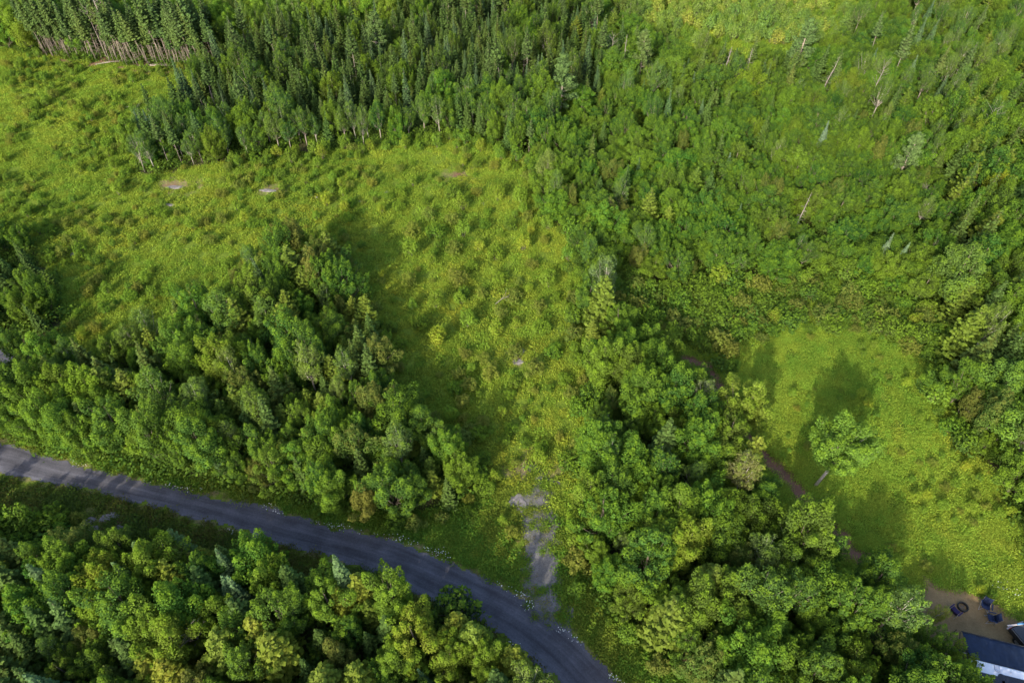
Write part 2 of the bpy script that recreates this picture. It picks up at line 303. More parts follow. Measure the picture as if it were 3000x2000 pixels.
# ------------------------------------------------------------------ the land, the road and the bare places
def soft(P, x, y, r):
    """1 well inside polygon P, 0 outside, a ramp r wide"""
    i = inside(P, x, y); d = dist_line(np.vstack([P, P[:1]]), x, y)[0]
    return np.clip(.5 + np.where(i, d, -d) / (2 * r), 0, 1)
def wood_mask(x, y):
    o = soft(MEADOW, x, y, 1.2); r = soft(RCLEAR, x, y, 1.2); t = soft(THICKET, x, y, 1); g = soft(REGROW, x, y, 2)
    open_ = np.maximum.reduce([o, r, t, g]); inn = np.maximum.reduce([soft(WOOD_B, x, y, 1), soft(WOOD_C, x, y, 1), soft(WOOD_D, x, y, 1)])
    return np.maximum(1 - open_, inn)
gx = np.concatenate([-np.geomspace(1500, 150, 12), np.arange(-140, 140.1, .8), np.geomspace(150, 1500, 12)])
gy = np.concatenate([-np.geomspace(900, 20, 9), np.arange(-12, 200.1, .8), np.geomspace(215, 2500, 14)])
GX, GY = np.meshgrid(gx, gy); X, Y = GX.ravel(), GY.ravel(); Z = land(X, Y)
nx, ny = len(gx), len(gy); I = (np.arange(ny - 1)[:, None] * nx + np.arange(nx - 1)[None]).ravel()
core = (np.abs(X) < 150) & (Y < 215) & (Y > -25)
wm = np.ones(len(X)); wm[core] = wood_mask(X[core], Y[core])
dry = np.zeros(len(X)); soil = np.zeros(len(X))
for px, py, r, a in [(1560, 1370, 2.2, .9), (1350, 512, 4, .55), (520, 540, 5, .6), (800, 558, 5, .5), (460, 610, 3, .45), (930, 600, 2, .4), (1525, 1045, 2.5, .55), (1400, 520, 3, .5), (300, 1500, 3, .5), (1050, 515, 4, .4), (1590, 1720, 4, .6), (1540, 1110, 1.2, .45), (1550, 1180, 1.0, .4), (1560, 1260, 1.2, .45), (1555, 1320, 1.5, .6)]:
    cx, cy = G(px, py); dry = np.maximum(dry, a * np.exp(-(((X - cx) / (r * 1.6)) ** 2 + ((Y - cy) / r) ** 2)))
rd = np.where(core, -road_d(X, Y), 99); dry = np.maximum(dry, .62 * np.exp(-(rd / .7) ** 2))
for px, py, r, a in [(1340, 512, 1.6, .7), (350, 1540, 2.2, .8), (2100, 1090, 3, .5), (1870, 1000, 2.2, .75), (1600, 560, 2.5, .6), (2050, 1960, 4, .6), (480, 200, 9, .75), (350, 185, 9, .75), (560, 205, 6, .75), (200, 170, 7, .6), (1480, 432, 5, .5), (900, 440, 5, .35), (510, 540, 2.5, .52), (795, 556, 2.5, .52), (470, 605, 2, .5), (2620, 1250, 1.6, .45), (2700, 1370, 1.2, .5), (2560, 1500, 1.5, .5), (2640, 1480, 1.0, .55), (2450, 1100, 1.5, .4)]:
    cx, cy = G(px, py); soil = np.maximum(soil, a * np.exp(-(((X - cx) / (r * 1.3)) ** 2 + ((Y - cy) / (r * .7)) ** 2)))
me = mesh_np('ground', np.c_[X, Y, Z], np.c_[I, I + 1, I + 1 + nx, I + nx], [M['land']], attrs={'wood': wm, 'dry': dry, 'soil': soil}, smooth=True)
tag(link('ground', me), kind='structure')

def grid_sheet(name, f, box, res, m, zoff, attrs=None, label=None):
    """a sheet laid on the land where f(x, y) > 0, with a ragged edge"""
    xs = np.arange(box[0], box[1], res); ys = np.arange(box[2], box[3], res); A, B = np.meshgrid(xs, ys)
    A = A + res * .3 * (vnoise(A, B, .37, 21) - .5); B = B + res * .3 * (vnoise(A, B, .37, 22) - .5)
    x, y = A.ravel(), B.ravel(); d = f(x, y); n = len(xs)
    I = (np.arange(len(ys) - 1)[:, None] * n + np.arange(n - 1)[None]).ravel(); F = np.c_[I, I + 1, I + 1 + n, I + n]
    F = F[(d[F] > 0).sum(1) >= 3]; used, inv = np.unique(F.ravel(), return_inverse=True)
    x, y, d = x[used], y[used], d[used]
    V = np.c_[x, y, land(x, y) + zoff + np.clip(d, 0, .6) * .05]
    me = mesh_np(name, V, inv.reshape(-1, 4), [m], attrs={k: g(x, y) for k, g in (attrs or {}).items()}, smooth=True)
    return tag(link(name, me), kind='structure')
def bbox(P, p=1): return (P[:, 0].min() - p, P[:, 0].max() + p, P[:, 1].min() - p, P[:, 1].max() + p)
def across(x, y):
    a = dist_line(_u, x, y)[0]; b = dist_line(_l, x, y)[0]; return a / (a + b + 1e-6)
def rag(x, y, k): return k * (vnoise(x, y, 1.1, 31) - .5) + k * .7 * (vnoise(x, y, .4, 32) - .5)
grid_sheet('road', lambda x, y: road_d(x, y) - .1 + rag(x, y, .7), bbox(ROAD_POLY), .2, M['road'], .03, {'across': across, 'along': lambda x, y: dist_line(_u, x, y)[2]})
grid_sheet('bend_road', lambda x, y: 1.2 - dist_line(BEND, x, y)[0] + rag(x, y, 2.2), bbox(BEND, 3), .25, M['road'], .045, {'across': lambda x, y: dist_line(BEND, x, y)[1] / 4.4 + .5, 'along': lambda x, y: dist_line(BEND, x, y)[2]})
def pd(P): return lambda x, y: np.where(inside(P, x, y), 1, -1) * dist_line(np.vstack([P, P[:1]]), x, y)[0]
_t = pd(TRACK)
grid_sheet('gravel_track', lambda x, y: _t(x, y) + .4 + rag(x, y, 2.2), bbox(TRACK), .18, M['gravel'], .02)
grid_sheet('yard', lambda x, y: pd(YARD)(x, y) + rag(x, y, 1.2), bbox(YARD), .25, M['yard'], .02)
grid_sheet('footpath', lambda x, y: 1.05 - dist_line(PATH, x, y)[0] + rag(x, y, .9), bbox(PATH, 2), .2, M['earth'], .02)

# ------------------------------------------------------------------ foliage makers
def leaves(C, Nn, size, asp=1.0, jit=.35, rng=NP):
    """diamond leaf quads at C facing Nn; returns verts, faces"""
    n = len(C); Nn = Nn / (np.linalg.norm(Nn, axis=1, keepdims=True) + 1e-9)
    r = rng.normal(size=(n, 3)); a = np.cross(Nn, r); a /= np.linalg.norm(a, axis=1, keepdims=True) + 1e-9; b = np.cross(Nn, a)
    s = np.asarray(size).reshape(-1, 1) * rng.uniform(1 - jit, 1 + jit, (n, 1)); s2 = s * asp
    fold = Nn * s * rng.uniform(-.05, .35, (n, 1))
    V = np.stack([C - a * s, C + b * s2 - fold, C + a * s, C - b * s2 - fold], 1).reshape(-1, 3)
    return V, np.arange(4 * n).reshape(n, 4)
def crown_mesh(name, centres, axes, radii, per, size, m, rng, inner=None, elong=1.5, up=.5, tiplen=.5):
    Cs, Ns, T, Vr, S = [], [], [], [], []
    for c, ax, r in zip(centres, axes, radii):
        n = max(8, int(per * 1.9 * (r / np.mean(radii)) ** 2)); size_ = size * .71
        d = rng.normal(size=(n, 3)); d /= np.linalg.norm(d, axis=1, keepdims=True)
        q = rng.uniform(.55, 1.05, (n, 1)) ** .6
        t = d @ ax                                                   # -1..1 along the shoot
        body = d * q * r; along = ax[None] * (t[:, None] * r * (elong - 1))
        narrow = 1 - tiplen * np.clip(t, 0, 1)[:, None] ** 1.5
        perp = body - ax[None] * (body @ ax)[:, None]
        p = c + ax[None] * (body @ ax)[:, None] + perp * narrow + along + rng.normal(size=(n, 3)) * r * .08
        Cs.append(p); Ns.append(d * .7 + ax[None] * .25 + np.array([0, 0, up]) + rng.normal(size=(n, 3)) * .45)
        T.append(np.clip(t * .9 + rng.normal(size=n) * .15, 0, 1) * (q[:, 0] > .75)); Vr.append(np.full(n, rng.uniform()) * .6 + rng.uniform(size=n) * .4); S.append(np.full(n, size_))
    C = np.vstack(Cs); V, F = leaves(C, np.vstack(Ns), np.concatenate(S), .8, rng=rng)
    return mesh_np(name, V, F, [m], attrs={'tint': np.repeat(np.concatenate(T), 4), 'vary': np.repeat(np.concatenate(Vr), 4)})
def limbs(mb, base, targets, r0, rng, n=5):
    for t in targets:
        z0 = base[2] + (t[2] - base[2]) * rng.uniform(.0, .35); a = np.array([base[0] * .5, base[1] * .5, z0])
        mid = a + (t - a) * .5 + rng.normal(size=3) * .12 + np.array([0, 0, -.08 * np.linalg.norm(t - a)])
        mb.tube([a, mid, t], [r0, r0 * .6, r0 * .2], n)
def broadleaf(seed, h=7.5, cr=2.2, base=.25, clumps=52, cl=.52, per=120, size=.105, lm='leaf', bark='bark', elong=1.9, bend=.3, tr=.11, radiate=.6, tiplen=.7):
    rng = np.random.default_rng(seed); cz = h * (base + (1 - base) * .52); rz = h * (1 - base) * .5
    top = np.array([rng.normal() * bend, rng.normal() * bend, h * .8])
    C, A, Rr = [], [], []
    lob = [(rng.uniform(0, 6.28), rng.uniform(.15, .38)) for _ in range(3)]
    for k in range(clumps):
        u = (k + .5) / clumps; zz = 1 - 1.75 * u ** .85; th = k * 2.39996 + rng.normal() * .25
        zz += rng.normal() * .1; zz = min(1.0, max(-1.0, zz)); s = math.sqrt(max(0, 1 - zz * zz)); rr = cr * (1 + sum(a * math.cos(j * 1 + 1 * (th - p) * (j + 1)) for j, (p, a) in enumerate(lob))) * rng.uniform(.62, 1.08)
        q = rng.uniform(.78, 1.0)
        c = np.array([s * math.cos(th) * rr * q, s * math.sin(th) * rr * q, cz + zz * rz * q - cl * .3]) + np.array([top[0], top[1], 0]) * (.5 + zz * .4)
        ax = np.array([c[0] - top[0] * .6, c[1] - top[1] * .6, (c[2] - h * base) * radiate + 1.1]); ax /= np.linalg.norm(ax)
        C.append(c); A.append(ax); Rr.append(cl * rng.choice([.5, .7, .9, 1.15, 1.45]) * rng.uniform(.85, 1.15))
    for k in range(clumps // 4):
        C.append(np.array([rng.normal() * cr * .35, rng.normal() * cr * .35, cz + rng.uniform(-.6, .5) * rz])); A.append(np.array([0, 0, 1.])); Rr.append(cl * 1.1)
    cm = crown_mesh('crown', C, A, Rr, per, size, M[lm], rng, elong=elong, tiplen=tiplen)
    mb = MB(); b = top * .4
    mb.tube([(0, 0, -.15), (b[0] * .4, b[1] * .4, h * .3), (b[0] * 1.4, b[1] * 1.4, h * .6), tuple(top * np.array([1, 1, 1.08]))], [tr * 1.25, tr, tr * .65, tr * .2], 7)
    limbs(mb, (b[0], b[1], h * base * .8), C[::2], tr * .45, rng)
    return cm, mb.mesh('trunk', M[bark], True), h
def conifer(seed, h=8, cr=1.5, base=.08, lev=.34, nb=8, size=.2, lm='needle', bark='bark', droop=.25, rag_=.25, power=.85, tr=.1, twigs=False, asp=.42, dens=1.0):
    rng = np.random.default_rng(seed); Cs, Ns, T, Vr, S = [], [], [], [], []; mb = MB()
    lean = rng.normal(size=2) * .12
    z = h * base
    while z < h * .985:
        t = (z - h * base) / (h * (1 - base)); L0 = cr * (1 - t) ** power + .07; a0 = rng.uniform(0, 6.28)
        m_ = max(4, int(nb * (.5 + .5 * (1 - t)) * rng.uniform(.85, 1.15)))
        for k in range(m_):
            a = a0 + 6.283 * k / m_ + rng.normal() * .12; L = L0 * rng.uniform(1 - rag_, 1 + rag_ * .8); dz = z + rng.normal() * lev * .3
            d = np.array([math.cos(a), math.sin(a), 0]); sd = np.array([-d[1], d[0], 0]); n = max(2, int(L / (size * .62) * dens)); val = rng.uniform()
            for j in range(n):
                s = (j + .7) / n; zc = dz - droop * L * math.sin(s * 1.9) * 1.0 + .35 * L * s * s * (1 - droop) + (.25 * L * t)
                wd = .34 * L * (1 - s * .55)
                for e in (-1, 0, 1):
                    if e and wd < size * .35: continue
                    p = d * L * s + sd * e * wd * rng.uniform(.5, 1) + np.array([lean[0] * z / h, lean[1] * z / h, zc - abs(e) * .06])
                    Cs.append(p); Ns.append(np.array([0, 0, 1.]) + d * .35 + sd * e * .3 + rng.normal(size=3) * .3); T.append(np.clip(s * 1.25 - .45 + rng.normal() * .15, 0, 1)); Vr.append(val * .6 + rng.uniform() * .4)
                    S.append(size * rng.uniform(.75, 1.2) * (.7 + .3 * (1 - t)))
        z += lev * (.65 + .5 * (1 - t))
    for q in range(5): Cs.append(np.array([lean[0], lean[1], h - .1 - q * .09])); Ns.append(rng.normal(size=3) * np.array([1, 1, .2])); T.append(.9); Vr.append(.5); S.append(.13 + .02 * q)
    V, F = leaves(np.array(Cs), np.array(Ns), np.array(S), asp + .25, rng=rng)
    cm = mesh_np('crown', V, F, [M[lm]], attrs={'tint': np.repeat(T, 4), 'vary': np.repeat(Vr, 4)})
    mb.tube([(0, 0, -.15), (lean[0] * .4, lean[1] * .4, h * .5), (lean[0], lean[1], h * .97)], [tr * 1.2, tr * .8, .02], 6)
    if twigs:                                                        # dead lower branches of a tree grown in a close stand
        zz = h * .08
        while zz < h * base * 1.05:
            a = rng.uniform(0, 6.28); L = rng.uniform(.3, .9); mb.tube([(lean[0] * zz / h, lean[1] * zz / h, zz), (math.cos(a) * L, math.sin(a) * L, zz + rng.uniform(-.15, .1))], [.022, .008], 3, False); zz += .3
    return cm, mb.mesh('trunk', M[bark], True), h
def pine(seed, h=12, cr=2.8):
    rng = np.random.default_rng(seed); C, A, Rr = [], [], []; z = h * .3; mb = MB(); mb.tube([(0, 0, -.15), (0, 0, h * .5), (.05, .05, h * .96)], [.2, .14, .03], 7)
    while z < h:
        t = (z / h - .3) / .7; L = cr * (1 - t) ** .7 * rng.uniform(.8, 1.1) + .2
        for k in range(6):
            a = rng.uniform(0, 6.28); l = L * rng.uniform(.6, 1.1); d = np.array([math.cos(a), math.sin(a), .22]); mb.tube([(0, 0, z - .2), tuple(d * l * .9 + np.array([0, 0, z - .2]))], [.04, .012], 4, False)
            for s in (.5, .8, 1.0):
                C.append(d * l * s + np.array([0, 0, z])); ax = d * 1.0 + np.array([0, 0, .35]); A.append(ax / np.linalg.norm(ax)); Rr.append(.36 * rng.uniform(.8, 1.2))
        z += .75
    return crown_mesh('crown', C, A, Rr, 26, .15, M['needle'], rng, elong=1.7), mb.mesh('trunk', M['grey_bark'], True), h
def snag(seed, h=8, tw=26, L=1.2, bark='deadwood', cone=True, fork=False):
    rng = np.random.default_rng(seed); mb = MB(); b = rng.normal(size=2) * .3
    mb.tube([(0, 0, -.15), (b[0] * .3, b[1] * .3, h * .4), (b[0], b[1], h * .75), (b[0] * 1.2, b[1] * 1.2, h)], [.12, .1, .06, .015], 6)
    for k in range(tw):
        t = rng.uniform(.25, .97); a = rng.uniform(0, 6.28); l = L * ((1.15 - t) if cone else rng.uniform(.5, 1.2)) * rng.uniform(.6, 1.1); p = np.array([b[0] * t, b[1] * t, h * t])
        up = -.1 if cone else rng.uniform(.5, 1.2); q = p + np.array([math.cos(a), math.sin(a), up]) * l
        mb.tube([p, (p + q) / 2 + rng.normal(size=3) * .05, q], [.03, .02, .007], 4, False)
        for j in range(2):
            s = rng.uniform(.4, .9); e = p + (q - p) * s; mb.tube([e, e + (q - p) * .3 + rng.normal(size=3) * .12 * l], [.013, .004], 3, False)
    return None, mb.mesh('trunk', M[bark], True), h
def shrub(seed, h=1.6, cr=.9, lm='leaf', cl=.3, per=34, size=.1, n=14, bark='bark'):
    rng = np.random.default_rng(seed); C, A, Rr = [], [], []
    for k in range(n):
        a = k * 2.4 + rng.normal() * .3; s = math.sqrt((k + .5) / n); c = np.array([math.cos(a) * s * cr * rng.uniform(.6, 1), math.sin(a) * s * cr * rng.uniform(.6, 1), h * (.35 + .55 * (1 - s * s * .8)) * rng.uniform(.7, 1.05)])
        ax = np.array([c[0] * .5, c[1] * .5, 1.2]); C.append(c); A.append(ax / np.linalg.norm(ax)); Rr.append(cl * rng.uniform(.7, 1.3))
    cm = crown_mesh('crown', C, A, Rr, per, size, M[lm], rng, elong=1.7)
    mb = MB()
    for c in C[::2]: mb.tube([(c[0] * .12, c[1] * .12, -.08), tuple(c * .6), tuple(c)], [.025, .018, .006], 4, False)
    return cm, mb.mesh('stem', M[bark]), h

KINDS = {}   # kind -> dict(cat, protos, colours)
def kind(name, cat, protos, cols, words_): KINDS[name] = dict(cat=cat, P=protos, cols=cols, words=words_, part='stem' if name in ('shrub', 'sapling', 'alder_bush') else 'trunk')
kind('maple_tree', 'maple tree', [broadleaf(100 + i, h=7.3 + .5 * (i % 3), cr=1.95 + .15 * (i % 4), clumps=50 + 3 * i, base=.12) for i in range(6)],
     [(.048, .115, .012), (.062, .13, .012), (.04, .095, .014), (.08, .14, .012), (.058, .105, .014)], ['mid green', 'bright green', 'dark green', 'yellow-green', 'olive green'])
kind('red_maple_tree', 'maple tree', [broadleaf(130 + i, h=6.4, cr=1.7, clumps=44, cl=.48, per=95, size=.1, lm='redtip', base=.15) for i in range(3)],
     [(.07, .12, .018), (.08, .115, .018)], ['reddish-tipped green', 'rusty-tipped olive'])
kind('beech_tree', 'beech tree', [broadleaf(145 + i, h=7.8, cr=2.1, clumps=70, cl=.4, per=85, size=.095, base=.1, elong=2.3, tiplen=.8, radiate=1.0) for i in range(4)],
     [(.045, .11, .014), (.055, .12, .014), (.036, .09, .014)], ['leafy green', 'clear green', 'deep green'])
kind('oak_tree', 'oak tree', [broadleaf(152 + i, h=7.0, cr=2.35, clumps=40, cl=.66, per=150, size=.11, base=.14, elong=1.25, tiplen=.3, radiate=.4) for i in range(4)],
     [(.05, .10, .012), (.065, .115, .012), (.042, .088, .012)], ['rounded green', 'warm green', 'dusky green'])
kind('birch_tree', 'birch tree', [broadleaf(160 + i, h=8.6, cr=1.5, clumps=44, cl=.42, per=62, size=.09, bark='birch', base=.32, elong=1.5, tr=.09) for i in range(4)],
     [(.07, .125, .032), (.06, .12, .026), (.085, .135, .03)], ['grey-green', 'soft green', 'pale green'])
kind('poplar_tree', 'poplar tree', [broadleaf(190 + i, h=9.0, cr=1.7, clumps=46, cl=.5, per=72, size=.1, bark='grey_bark', base=.36, elong=1.6, tr=.11) for i in range(4)],
     [(.05, .11, .024), (.04, .095, .018), (.07, .13, .024)], ['leaf green', 'deep green', 'fresh green'])
kind('ash_tree', 'ash tree', [broadleaf(220 + i, h=8.4, cr=2.5, clumps=66, cl=.55, per=110, size=.11, base=.14, elong=1.25, radiate=.35, tiplen=.35) for i in range(4)] + [broadleaf(233, h=9.6, cr=2.75, clumps=84, cl=.62, per=120, size=.11, base=.46, bark='pale_bark', elong=1.25, tr=.14, bend=.1)],
     [(.048, .12, .013), (.065, .14, .013), (.038, .095, .015)], ['rich green', 'vivid green', 'shady green'])
kind('spruce_tree', 'spruce tree', [conifer(250 + i, h=8.2, cr=1.35 + .1 * i, nb=8) for i in range(4)],
     [(.032, .065, .014), (.04, .075, .014), (.052, .08, .014)], ['dark green', 'deep green', 'brownish green'])
kind('bare_stemmed_spruce', 'spruce tree', [conifer(280 + i, h=11.5, cr=1.1, base=.48 + .04 * i, nb=7, bark='grey_bark', twigs=True, tr=.06, size=.2) for i in range(4)],
     [(.05, .085, .022), (.06, .095, .022), (.045, .08, .025)], ['dull green', 'mossy green', 'dark green'])
kind('fir_tree', 'fir tree', [conifer(310 + i, h=8.4, cr=1.15, nb=9, droop=.1, lev=.3, power=1.0, size=.18, rag_=.15) for i in range(3)],
     [(.045, .095, .045), (.04, .08, .036), (.065, .12, .055)], ['blue-green', 'dusky blue-green', 'silvery blue-green'])
kind('larch_tree', 'larch tree', [conifer(340 + i, h=7.8, cr=1.75, nb=8, lm='larch', droop=-.05, lev=.4, rag_=.35, size=.2, asp=.5, power=.7) for i in range(4)],
     [(.08, .125, .014), (.072, .12, .014), (.10, .14, .013)], ['yellow-green', 'lime green', 'golden green'])
kind('pine_tree', 'pine tree', [pine(370), pine(371, 11, 2.5)], [(.07, .12, .035), (.065, .11, .03)], ['soft plumed green', 'feathery green'])
kind('dead_tree', 'dead tree', [snag(400), snag(401, 7, 34, 1.3), snag(402, 9, 20, 1.6, cone=False), snag(403, 6, 30, 1.5, cone=False)], [(1, 1, 1)], ['bare grey'])
kind('sapling', 'sapling', [shrub(430 + i, h=2.3, cr=.85, cl=.33, per=40, size=.105, n=14) for i in range(4)],
     [(.09, .17, .018), (.11, .19, .018), (.075, .145, .016), (.14, .20, .016)], ['bright green', 'yellow-green', 'fresh green', 'yellow'])
kind('shrub', 'shrub', [shrub(450 + i, h=1.5, cr=1.05, n=18, lm='redtip') for i in range(4)],
     [(.09, .145, .02), (.105, .15, .018), (.08, .125, .018)], ['red-tipped green', 'bronze-tipped green', 'brownish green'])
kind('alder_bush', 'bush', [shrub(470 + i, h=1.5, cr=1.15, n=20, cl=.34, per=40) for i in range(4)],
     [(.055, .115, .014), (.07, .14, .014), (.05, .10, .016)], ['dark green', 'leafy green', 'dusky green'])

# ------------------------------------------------------------------ where each plant stands
PLACED = []            # x, y, kind, scale, height
GRID = {}
def ok_at(x, y, r):
    i, j = int(x // 4), int(y // 4)
    for a in range(i - 1, i + 2):
        for b in range(j - 1, j + 2):
            for (px, py, pr) in GRID.get((a, b), ()):
                if (px - x) ** 2 + (py - y) ** 2 < (r * .5 + pr * .5) ** 2: return False
    return True
def put(x, y, k, s, zone, r=None, special=None, rot=None, colour=None, proto=None, tilt=None):
    GRID.setdefault((int(x // 4), int(y // 4)), []).append((x, y, r or 1.5))
    PLACED.append(dict(x=x, y=y, k=k, s=s, zone=zone, special=special, rot=rot, colour=colour, proto=proto, tilt=tilt))
def pick(d):
    t = R.random() * sum(d.values())
    for k, v in d.items():
        t -= v
        if t <= 0: return k
    return k
# trees one can single out in the photograph: px, py of the foot, kind, size, colour, label, tilt
S_ = [
 (2386, 1424, 'ash_tree', .98, (.10, .185, .02), 'broad bright green tree with a pale leaning trunk, alone at the clearing edge', (-.06, .20), 4),
 (2150, 1262, 'ash_tree', .92, (.12, .20, .02), 'round vivid green tree above the brown footpath, left of the lone leaning tree', (.0, .12), 1),
 (2040, 1235, 'birch_tree', .78, (.10, .125, .06), 'thin grey-leaved birch beside the round vivid green tree on the footpath', None, 0),
 (2150, 1455, 'birch_tree', .9, (.13, .145, .045), 'sparse olive crown with bare grey twigs sticking out, beside the footpath', None, 1),
 (1090, 1505, 'red_maple_tree', .80, (.12, .135, .02), 'small orange-yellow maple at the wood edge above the gravel road', None, 0),
 (1735, 1010, 'larch_tree', .55, (.14, .17, .02), 'small yellow-green larch on the clearing edge below the big birch', None, 1),
 (1765, 905, 'birch_tree', 1.1, (.07, .12, .045), 'tall birch with white forked limbs showing, edge of the main clearing', None, 0),
 (1720, 1470, 'maple_tree', .58, (.16, .20, .02), 'low yellow-green maple on the bank above the gravel track', None, 3),
 (1600, 560, 'poplar_tree', .78, (.12, .18, .04), 'light green poplar standing at the top right corner of the meadow', None, 0),
 (1405, 735, 'sapling', .9, (.20, .26, .02), 'bright yellow sapling in the middle of the meadow', None, 0),
 (1245, 1295, 'ash_tree', .72, (.07, .14, .02), 'round green tree bulging from the wood into the clearing', None, 2),
 (1780, 690, 'larch_tree', .85, (.06, .08, .02), 'brown-green feathery conifer at the clearing corner', None, 2),
 (2760, 900, 'ash_tree', 1.15, (.075, .14, .025), 'large domed pale green tree above the reddish thicket', None, 3),
 (1640, 360, 'pine_tree', .95, None, 'tall plumed pine standing over the dark spruces', None, 0),
 (1110, 200, 'pine_tree', .95, None, 'pale plumed pine among dark spruces in the far wood', None, 1),
 (2320, 230, 'pine_tree', .9, None, 'rounded feathery pine in the right part of the far wood', None, 0),
 (2620, 540, 'pine_tree', .8, None, 'brown-green pine near the sparse leaning snag', None, 1),
 (1870, 250, 'pine_tree', .9, None, 'broad plumed pine below the pale regrowth patch', None, 1),
 (347, 181, 'dead_tree', 1.55, None, 'tall white forked dead birch before the bare spruce trunks', None, 2),
 (318, 179, 'dead_tree', 1.1, None, 'shorter curved white dead stem beside the tall forked one', None, 2),
 (60, 110, 'dead_tree', 1.0, None, 'forked white dead birch at the far left wood edge', None, 3),
 (1820, 240, 'dead_tree', 1.15, None, 'pale brown dead spruce in the far wood', None, 0),
 (2105, 260, 'dead_tree', 1.15, None, 'reddish-brown dead spruce beside a tan dead spruce', None, 1),
 (2180, 245, 'dead_tree', 1.0, None, 'tan dead spruce right of the reddish-brown one', None, 1),
 (2400, 290, 'dead_tree', 1.0, None, 'small dead spruce with drooping grey twigs', None, 0),
 (2535, 320, 'dead_tree', .95, None, 'leaning forked pale snag among round crowns', None, 2),
 (2830, 470, 'dead_tree', 1.0, None, 'pale leaning snag beside the dark gap in the right wood', None, 2),
 (2690, 610, 'dead_tree', .7, None, 'star-shaped bare grey treetop in the right wood', None, 3),
 (2320, 690, 'dead_tree', .9, None, 'bare grey treetop poking out of the mid right wood', None, 0),
 (620, 1905, 'dead_tree', .95, None, 'dead grey forked branch in the wood below the road', None, 3),
 (425, 505, 'dead_tree', .75, None, 'grey dead sapling trunk at the tip of the wood', None, 0),
 (440, 440, 'fir_tree', .85, (.045, .095, .06), 'blue-green fir, leftmost spire of three at the wood tip', None, 0),
 (468, 440, 'fir_tree', .85, (.045, .095, .06), 'blue-green fir, middle spire of three at the wood tip', None, 1),
 (492, 447, 'fir_tree', .8, (.045, .095, .06), 'blue-green fir, right spire of three at the wood tip', None, 2),
 (2395, 455, 'fir_tree', .75, (.10, .15, .11), 'small silvery fir spire in the right wood', None, 0),
 (2120, 545, 'fir_tree', .7, (.09, .14, .10), 'small silvery fir tip among round green crowns', None, 1),
 (2560, 790, 'fir_tree', .7, (.11, .17, .10), 'silver-blue fir tip above the reddish thicket', None, 2),
 (2610, 800, 'fir_tree', .65, (.11, .17, .10), 'second silver-blue fir tip above the reddish thicket', None, 0),
 (1250, 1300 + 60, 'spruce_tree', .5, None, 'small dark spruce in front of the round bulging tree', None, 0),
 (640, 960, 'spruce_tree', .9, (.075, .11, .02), 'tall olive spruce in the middle of the left wood', None, 1),
 (300, 1290, 'spruce_tree', .8, (.07, .105, .02), 'olive spruce near the road in the left wood', None, 2),
 (860, 985, 'larch_tree', .95, None, 'tall yellow-green larch near the tip of the left wood', None, 1),
 (490, 1300, 'larch_tree', .85, (.11, .145, .018), 'bright yellow-green larch in the left wood', None, 2),
 (215, 1760, 'spruce_tree', .95, (.07, .115, .045), 'pointed light green spruce below the road at the far left', None, 0),
 (250, 1870, 'spruce_tree', .9, (.06, .11, .03), 'second pointed light green spruce below the road', None, 1),
 (470, 1690, 'spruce_tree', .8, (.085, .13, .045), 'pale tipped spruce standing against the dark verge below the road', None, 2),
 (560, 1650, 'spruce_tree', .75, (.085, .13, .045), 'pale tipped spruce right of a similar one below the road', None, 3),
 (440, 1760, 'fir_tree', .9, (.08, .135, .045), 'pale green fir with a bent tip below the road', None, 1),
 (700, 1800, 'fir_tree', .8, (.085, .145, .07), 'bluish fir, left of a matching pair below the road', None, 0),
 (740, 1800, 'fir_tree', .82, (.085, .145, .07), 'bluish fir, right of a matching pair below the road', None, 2),
 (800, 1900, 'larch_tree', .9, (.14, .165, .014), 'golden-green larch in the wood below the road', None, 0),
 (850, 1960, 'larch_tree', 1.0, (.13, .16, .014), 'wide golden-green larch in the wood below the road', None, 3),
 (560, 2010, 'larch_tree', .9, (.15, .165, .012), 'yellow larch at the bottom edge of the photo', None, 1),
 (1340, 1800, 'alder_bush', 1.9, (.035, .07, .018), 'dark green bush leaning over the lower edge of the road', None, 0),
 (2700, 1830, 'birch_tree', .42, (.20, .22, .04), 'thin yellow-leaved young tree leaning over the bare yard', (.0, .3), 0),
 (2752, 1990, 'maple_tree', .6, None, 'green maple leaning over the rear of the white trailer', (0, .08), 1),
 (2800, 2070, 'maple_tree', .62, None, 'maple in front of the white trailer at the photo corner', (0, .05), 2),
 (2700, 1925, 'beech_tree', .62, None, 'dense green beech beside the bare yard and trailer', None, 2),
 (2960, 1330, 'ash_tree', 1.15, (.075, .175, .022), 'large vivid green tree on the right rim of the clearing', None, 2),
 (2870, 1215, 'ash_tree', 1.0, (.065, .155, .022), 'dense green tree at the upper right rim of the clearing', None, 0),
 (3050, 1200, 'ash_tree', 1.15, (.07, .165, .025), 'large green tree at the right border of the photo', None, 3),
]
for px, py, k, s, c, lab, tilt, pr in S_:
    x, y = G(px, py); put(x, y, k, s, 'S', r=3.4 * s if k in ('ash_tree', 'maple_tree') else 1.6, special=lab, rot=R.uniform(0, 6.28), colour=c, proto=pr, tilt=tilt)

